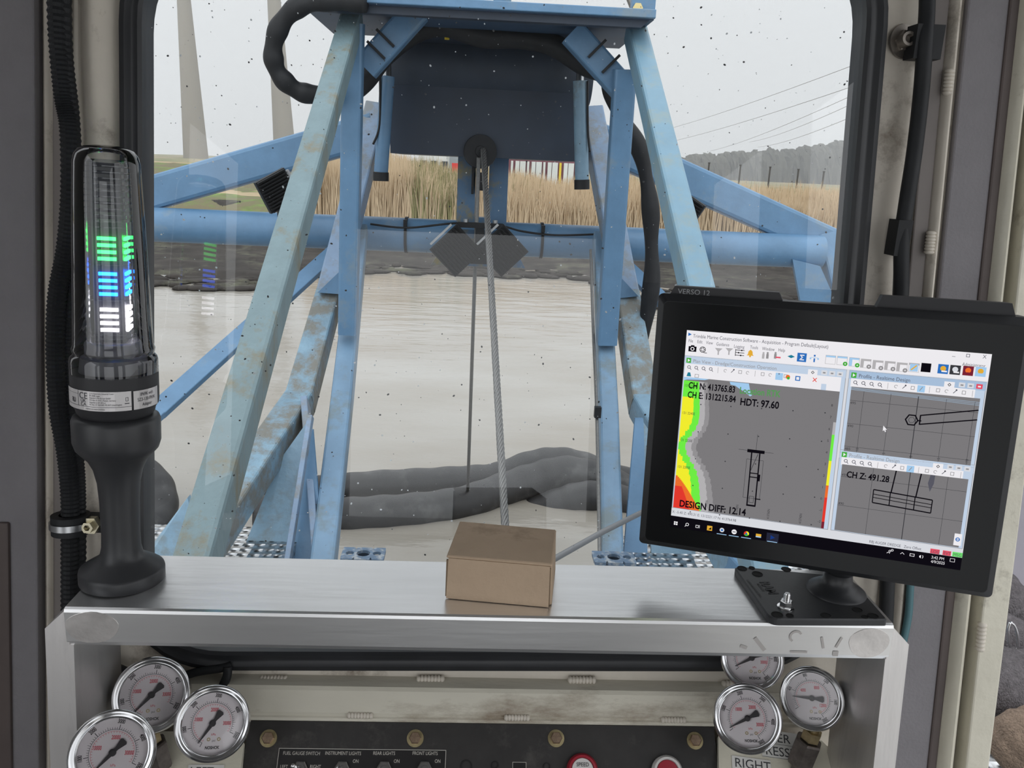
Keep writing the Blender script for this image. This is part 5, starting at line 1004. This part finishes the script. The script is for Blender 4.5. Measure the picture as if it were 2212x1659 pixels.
D.ring(.0150, yb_+.0004, .001, .0015, WHI, 8, n=14); D.line(.0140, yb_-.0006, .0130, yb_-.0018, .0005, WHI, 8); D.frame(.0225, yb_-.0014, .0250, yb_+.0012, .0004, WHI, 8); D.rect(.0256, yb_-.0014, .0260, yb_+.0014, WHI, 8)
D.rect(.0325, yb_-.0022, .0370, yb_+.0022, GLD, 8); D.poly([(.0335, yb_-.0012), (.0362, yb_+.0012), (.0362, yb_-.0012)], BLC, 9)
D.disc(.0455, yb_, .0020, LGY, 8); D.disc(.0455, yb_, .0010, BTN, 9); D.disc(.0560, yb_, .0022, WHI, 8); D.rect(.0546, yb_-.0003, .0574, yb_+.0003, BLC, 9)
for k, m_ in enumerate((REDC, GRN_, YLW)): D.ring(.0665, yb_, .0008, .0022, m_, 8, 90+120*k, 210+120*k, 10)
D.disc(.0665, yb_, .0009, BTN, 9); D.rect(.0745, yb_-.0018, .0790, yb_+.0014, GLD, 8); D.rect(.0745, yb_-.0018, .0790, yb_-.0008, SKY, 9); D.rect(.0835, yb_-.0040, .0935, yb_+.0038, em('active_tab', 42, 44, 60), 6); D.poly([(.0868, yb_-.002), (.0905, yb_), (.0868, yb_+.002)], em('navy_icon', 30, 60, 130), 8)
for x in (.0455, .0560, .0665, .0885): D.rect(x-.0042, yb_-.0042, x+.0042, yb_-.0036, SKY, 8)
T('3:42 PM', 2011, 1206, .0035, WHI, 8, sx=.85); T('4/9/2025', 2010, 1215, .0035, WHI, 8, sx=.85)
a, b = uv(2057, 1210); D.frame(a-.0018, b-.0014, a+.0018, b+.0016, .0003, WHI, 8); a, b = uv(1949, 1195); D.line(a-.0015, b-.0007, a, b+.0008, .0004, WHI, 8); D.line(a, b+.0008, a+.0015, b-.0007, .0004, WHI, 8)
a, b = uv(1970, 1199); D.frame(a-.0018, b-.0010, a+.0018, b+.0014, .0004, WHI, 8); a, b = uv(1989, 1202); D.poly([(a-.0012, b-.0006), (a, b-.0014), (a, b+.0014), (a-.0012, b+.0006)], WHI, 8); D.ring(a, b, .0014, .0018, WHI, 8, -50, 50, 6)
a, b = uv(1922, 1190); D.ring(a, b, .0006, .001, WHI, 8, n=10); D.ring(a-.0010, b-.0022, .0008, .0012, WHI, 8, 0, 180, 8); D.ring(a+.0018, b+.0010, .0006, .001, WHI, 8, n=10)
D.obj('screen_display', mo, label='lit screen with plan map and two profile windows')

# ---- gauges
DIAL = mat('gauge_dial_white', (.88, .83, .85), .5); GI = mat('gauge_ink', (.035, .03, .035), .5); GR = mat('gauge_red_ink', (.70, .10, .14), .5); GGL = glass_mat('gauge_glass', (.97, .97, .97), 1.0, .02)
SST = mat('polished_stainless', (.60, .60, .61), .15, 1.); BRS = mat('tarnished_brass', (.42, .34, .20), .4, .9, var=.3, scale=90); FIT = mat('dark_steel_fitting', (.16, .14, .13), .4, .8, var=.4, scale=60)
def gauge(px, py, hw, Y, vals, red, zero, sweep, needle, label, tilt=(0, 0), minor=10):
    c = P(px, py, Y); R_ = hw*mpp(c); view = (EYE-c).normalized(); N_ = (view + RT*tilt[0] + UP*tilt[1]).normalized()
    gx = (RT-N_*RT.dot(N_)).normalized(); gy = N_.cross(gx).normalized()
    t_ = thing('pressure_gauge', c-N_*R_*.45, label, 'gauge', 'round liquid-filled pressure gauges')
    m = MB(); m.lathe(c-N_*R_*.62, N_, [(0, 0), (0, R_*.80), (R_*.03, R_*.86), (R_*.50, R_*.86), (R_*.52, R_*.90)], 64); m.obj('case', SST, t_, 'auto')
    m = MB(); m.lathe(c-N_*R_*.10, N_, [(0, R_*.90), (0, R_*.985), (R_*.03, R_), (R_*.10, R_), (R_*.15, R_*.975), (R_*.175, R_*.94), (R_*.165, R_*.90), (R_*.13, R_*.865), (R_*.125, R_*.835), (R_*.135, R_*.82), (R_*.12, R_*.80), (R_*.0, R_*.79), (R_*-.05, R_*.785)], 72); m.obj('bezel', SST, t_, 'auto')
    m = MB(); m.lathe(c-N_*R_*.03, N_, [(0, R_*.845), (0, 0)], 48); m.obj('glass', GGL, t_)
    dz = c-N_*R_*.14; D = Draw(dz, gx*R_*.95, gy*R_*.95, .00010); D.N = N_
    D.disc(0, 0, .85, DIAL, 0, 56)
    n = (len(vals))*minor; A = lambda k: math.radians(zero-sweep*k/n)
    D.ring(0, 0, .555, .565, GI, 1, zero-sweep, zero, 50)
    for k in range(n+1):
        a = A(k); big = k % minor == 0; half = k % (minor//2) == 0; r1 = .68 if big else (.64 if half else .615); D.line(.56*math.cos(a), .56*math.sin(a), r1*math.cos(a), r1*math.sin(a), .016 if big else .009, GI, 1)
    for i, v in enumerate(vals):
        a = A((i+1)*minor); D.text(str(v), .71*math.cos(a), .71*math.sin(a), .148, GI, 2, rot=a-math.pi/2, align='C', sx=.60, bold=True)
    D.ring(0, 0, .515, .522, GR, 1, zero-sweep, zero, 50)
    nr = 36
    for k in range(nr+1): a = math.radians(zero-sweep*k/nr); D.line(.52*math.cos(a), .52*math.sin(a), .475*math.cos(a), .475*math.sin(a), .008, GR, 1)
    for s, ang, rr_ in red: a = math.radians(ang); D.text(s, rr_*math.cos(a), rr_*math.sin(a)-.04, .145, GR, 2, align='C', sx=.60, bold=True)
    D.text('kPa', .06, -.33, .09, GR, 2, align='C'); D.text('psi', .08, -.49, .085, GI, 2, align='C'); D.text('NOSHOK', .06, -.69, .115, GI, 3, align='C', bold=True, sx=.8, rot=.0)
    for dx in (-.06, .22): D.ring(dx, -.43, .025, .05, BRS, 2, n=16)
    o = D.obj('dial', t_, label='white dial with black and red scales')
    D2 = Draw(dz+N_*R_*.05, gx*R_, gy*R_, .0001); a = math.radians(needle); ca, sa = math.cos(a), math.sin(a)
    def rp_(u_, v_): return (u_*ca-v_*sa, u_*sa+v_*ca)
    m = MB(); N3 = N_*R_*.015
    def w3(pts): return [dz+N_*R_*.05+gx*R_*x+gy*R_*y for x, y in [rp_(*p) for p in pts]]
    m.prism(w3([(-.33, .10), (-.37, .06), (-.37, -.06), (-.33, -.10), (-.12, -.045), (.05, -.05), (.60, -.008), (.60, .008), (.05, .05), (-.12, .045)]), N3); m.lathe(dz+N_*R_*.04, N_, [(0, R_*.09), (R_*.04, R_*.085), (R_*.05, R_*.05), (R_*.05, 0)], 28); m.obj('needle', GI, t_)
    return c, N_, R_, gx, gy, t_
b5 = [1000, 2000, 3000, 4000, 5000]; redL = [('10000', 165, .40), ('20000', 86, .36), ('30000', -2, .40)]
G = {}
G[1] = gauge(328, 1502, 80, .695, b5, redL, 246, 272, 227, 'rearmost of the three left pressure gauges, highest and half behind the lower left one', (.06, -.12))
G[2] = gauge(460, 1563, 79, .675, b5, redL, 246, 272, 237, 'right one of the three left pressure gauges, its whole dial visible', (.10, -.06))
G[3] = gauge(243, 1626, 88, .605, b5, redL, 246, 272, 230, 'lowest left pressure gauge, cut off by the bottom of the picture', (.0, -.02))
G[4] = gauge(1624, 1422, 67, .715, [1000, 2000, 3000, 4000, 5000], [('10000', 150, .40), ('20000', 80, .36), ('30000', -20, .40)], 215, 270, 206, 'rear right pressure gauge, its top hidden behind the aluminium shelf', (-.05, -.08))
G[5] = gauge(1614, 1552, 73, .675, b5, [('10000', 135, .36), ('20000', 62, .36), ('30000', -28, .40)], 213, 275, 206, 'front right pressure gauge, above the RIGHT FRONT label', (-.08, -.05))
G[6] = gauge(1753, 1509, 67, .70, [400, 800, 1200, 1600, 2000], [('4000', 138, .36), ('8000', 62, .38), ('12000', -35, .40)], 213, 275, 176, 'rightmost pressure gauge, needle pointing level to the left', (-.12, -.10))
def fitting(gk, dx, dy, label):
    c, N_, R_, gx, gy, t_ = G[gk]; a = c-N_*R_*.35-gy*R_*.85; d = Vector((dx, .0, dy)).normalized()
    if gk in (2, 5): a = c-N_*R_*.60; d = (-N_+Vector((0, 0, -.5))).normalized()
    f_ = thing('gauge_fitting', a+d*.05, label, 'pipe fitting')
    m = MB(); m.lathe(a, d, [(0, 0), (0, .0055), (.010, .0055), (.010, 0)], 20); m.obj('stem', BRS, f_, 'auto')
    m = MB(); m.lathe(a+d*.006, d, [(0, 0), (0, .0095), (.010, .0095), (.010, 0)], 6); m.obj('hex_nut', BRS, f_)
    m = MB(); m.lathe(a+d*.017, d, [(0, 0), (0, .0125), (.002, .0135), (.026, .0135), (.029, .012), (.029, .007), (.055, .007), (.055, 0)], 6); m.obj('adapter', FIT, f_)
fitting(1, .16, -1, 'dark steel adapter below the rear left gauge'); fitting(6, -.22, -1, 'brown and steel adapter nut below the rightmost gauge')
fitting(2, .05, -1, 'steel adapter behind the right one of the left gauges'); fitting(5, .05, -1, 'steel adapter behind the front right gauge')

# ---- outside the open door, lower right: braided hoses, snap hook
BRAID = mat('braided_grey_sleeve', (.17, .155, .16), .8, var=.35, scale=120, bump=.9, bump_scale=420, stretch=(1, 1, .5))
def sleeve(pts, rs, label, m_=BRAID): q = smooth_path(pts, 10); k = len(q); m = MB(); r_ = np.interp(np.linspace(0, 1, k), np.linspace(0, 1, len(rs)), rs); m.tube(q, [float(a)*(1+.03*math.sin(i*1.7)) for i, a in enumerate(r_)], 28); return m.obj('sleeved_hose', m_, None, True, label, 'hose', 'sleeved hoses outside the door')
sleeve([P(2130, 1240, 1.35), P(2180, 1310, 1.32), P(2220, 1350, 1.3), P(2300, 1400, 1.28)], [.035, .045, .05, .05], 'upper grey braided hose outside the door, behind the snap hook')
sleeve([P(2090, 1350, 1.22), P(2150, 1380, 1.22), P(2215, 1430, 1.2), P(2320, 1480, 1.18)], [.04, .05, .055, .055], 'middle grey braided hose outside the door post')
sleeve([P(2060, 1480, 1.1), P(2130, 1490, 1.1), P(2190, 1500, 1.1), P(2300, 1500, 1.1)], [.055, .068, .07, .06], 'lowest grey braided hose bundle outside the door post')
sleeve([P(2150, 1640, .98), P(2200, 1610, .98), P(2260, 1600, .98)], [.02, .045, .05], 'brown dusty sleeve at the lower right corner', mat('dusty_brown_sleeve', (.30, .22, .16), .8, var=.3, scale=80, bump=.9, bump_scale=300))
m = MB(); hk = [P(x, y, 1.13) for x, y in ((2182, 1345), (2178, 1362), (2181, 1395), (2190, 1405), (2199, 1398), (2198, 1372), (2192, 1352), (2184, 1345))]; m.tube(smooth_path(hk, 6), .0022, 10); o = m.obj('snap_hook', SHN, None, True, 'small steel snap hook hanging on the braided hose', 'snap hook')
WAL = mat('pale_pinkish_panel', (.50, .46, .50), .7, var=.05, scale=3)  # one even pale pinkish tone
m = MB(); m.box((1.55, 1.9, 1.9), .05, 2.2, 1.5); m.obj('pale_side_panel', WAL, None, False, 'pale pinkish side panel standing on the deck outside the door', 'panel')
for o in C.objects:
    if '_org' in o: del o['_org']
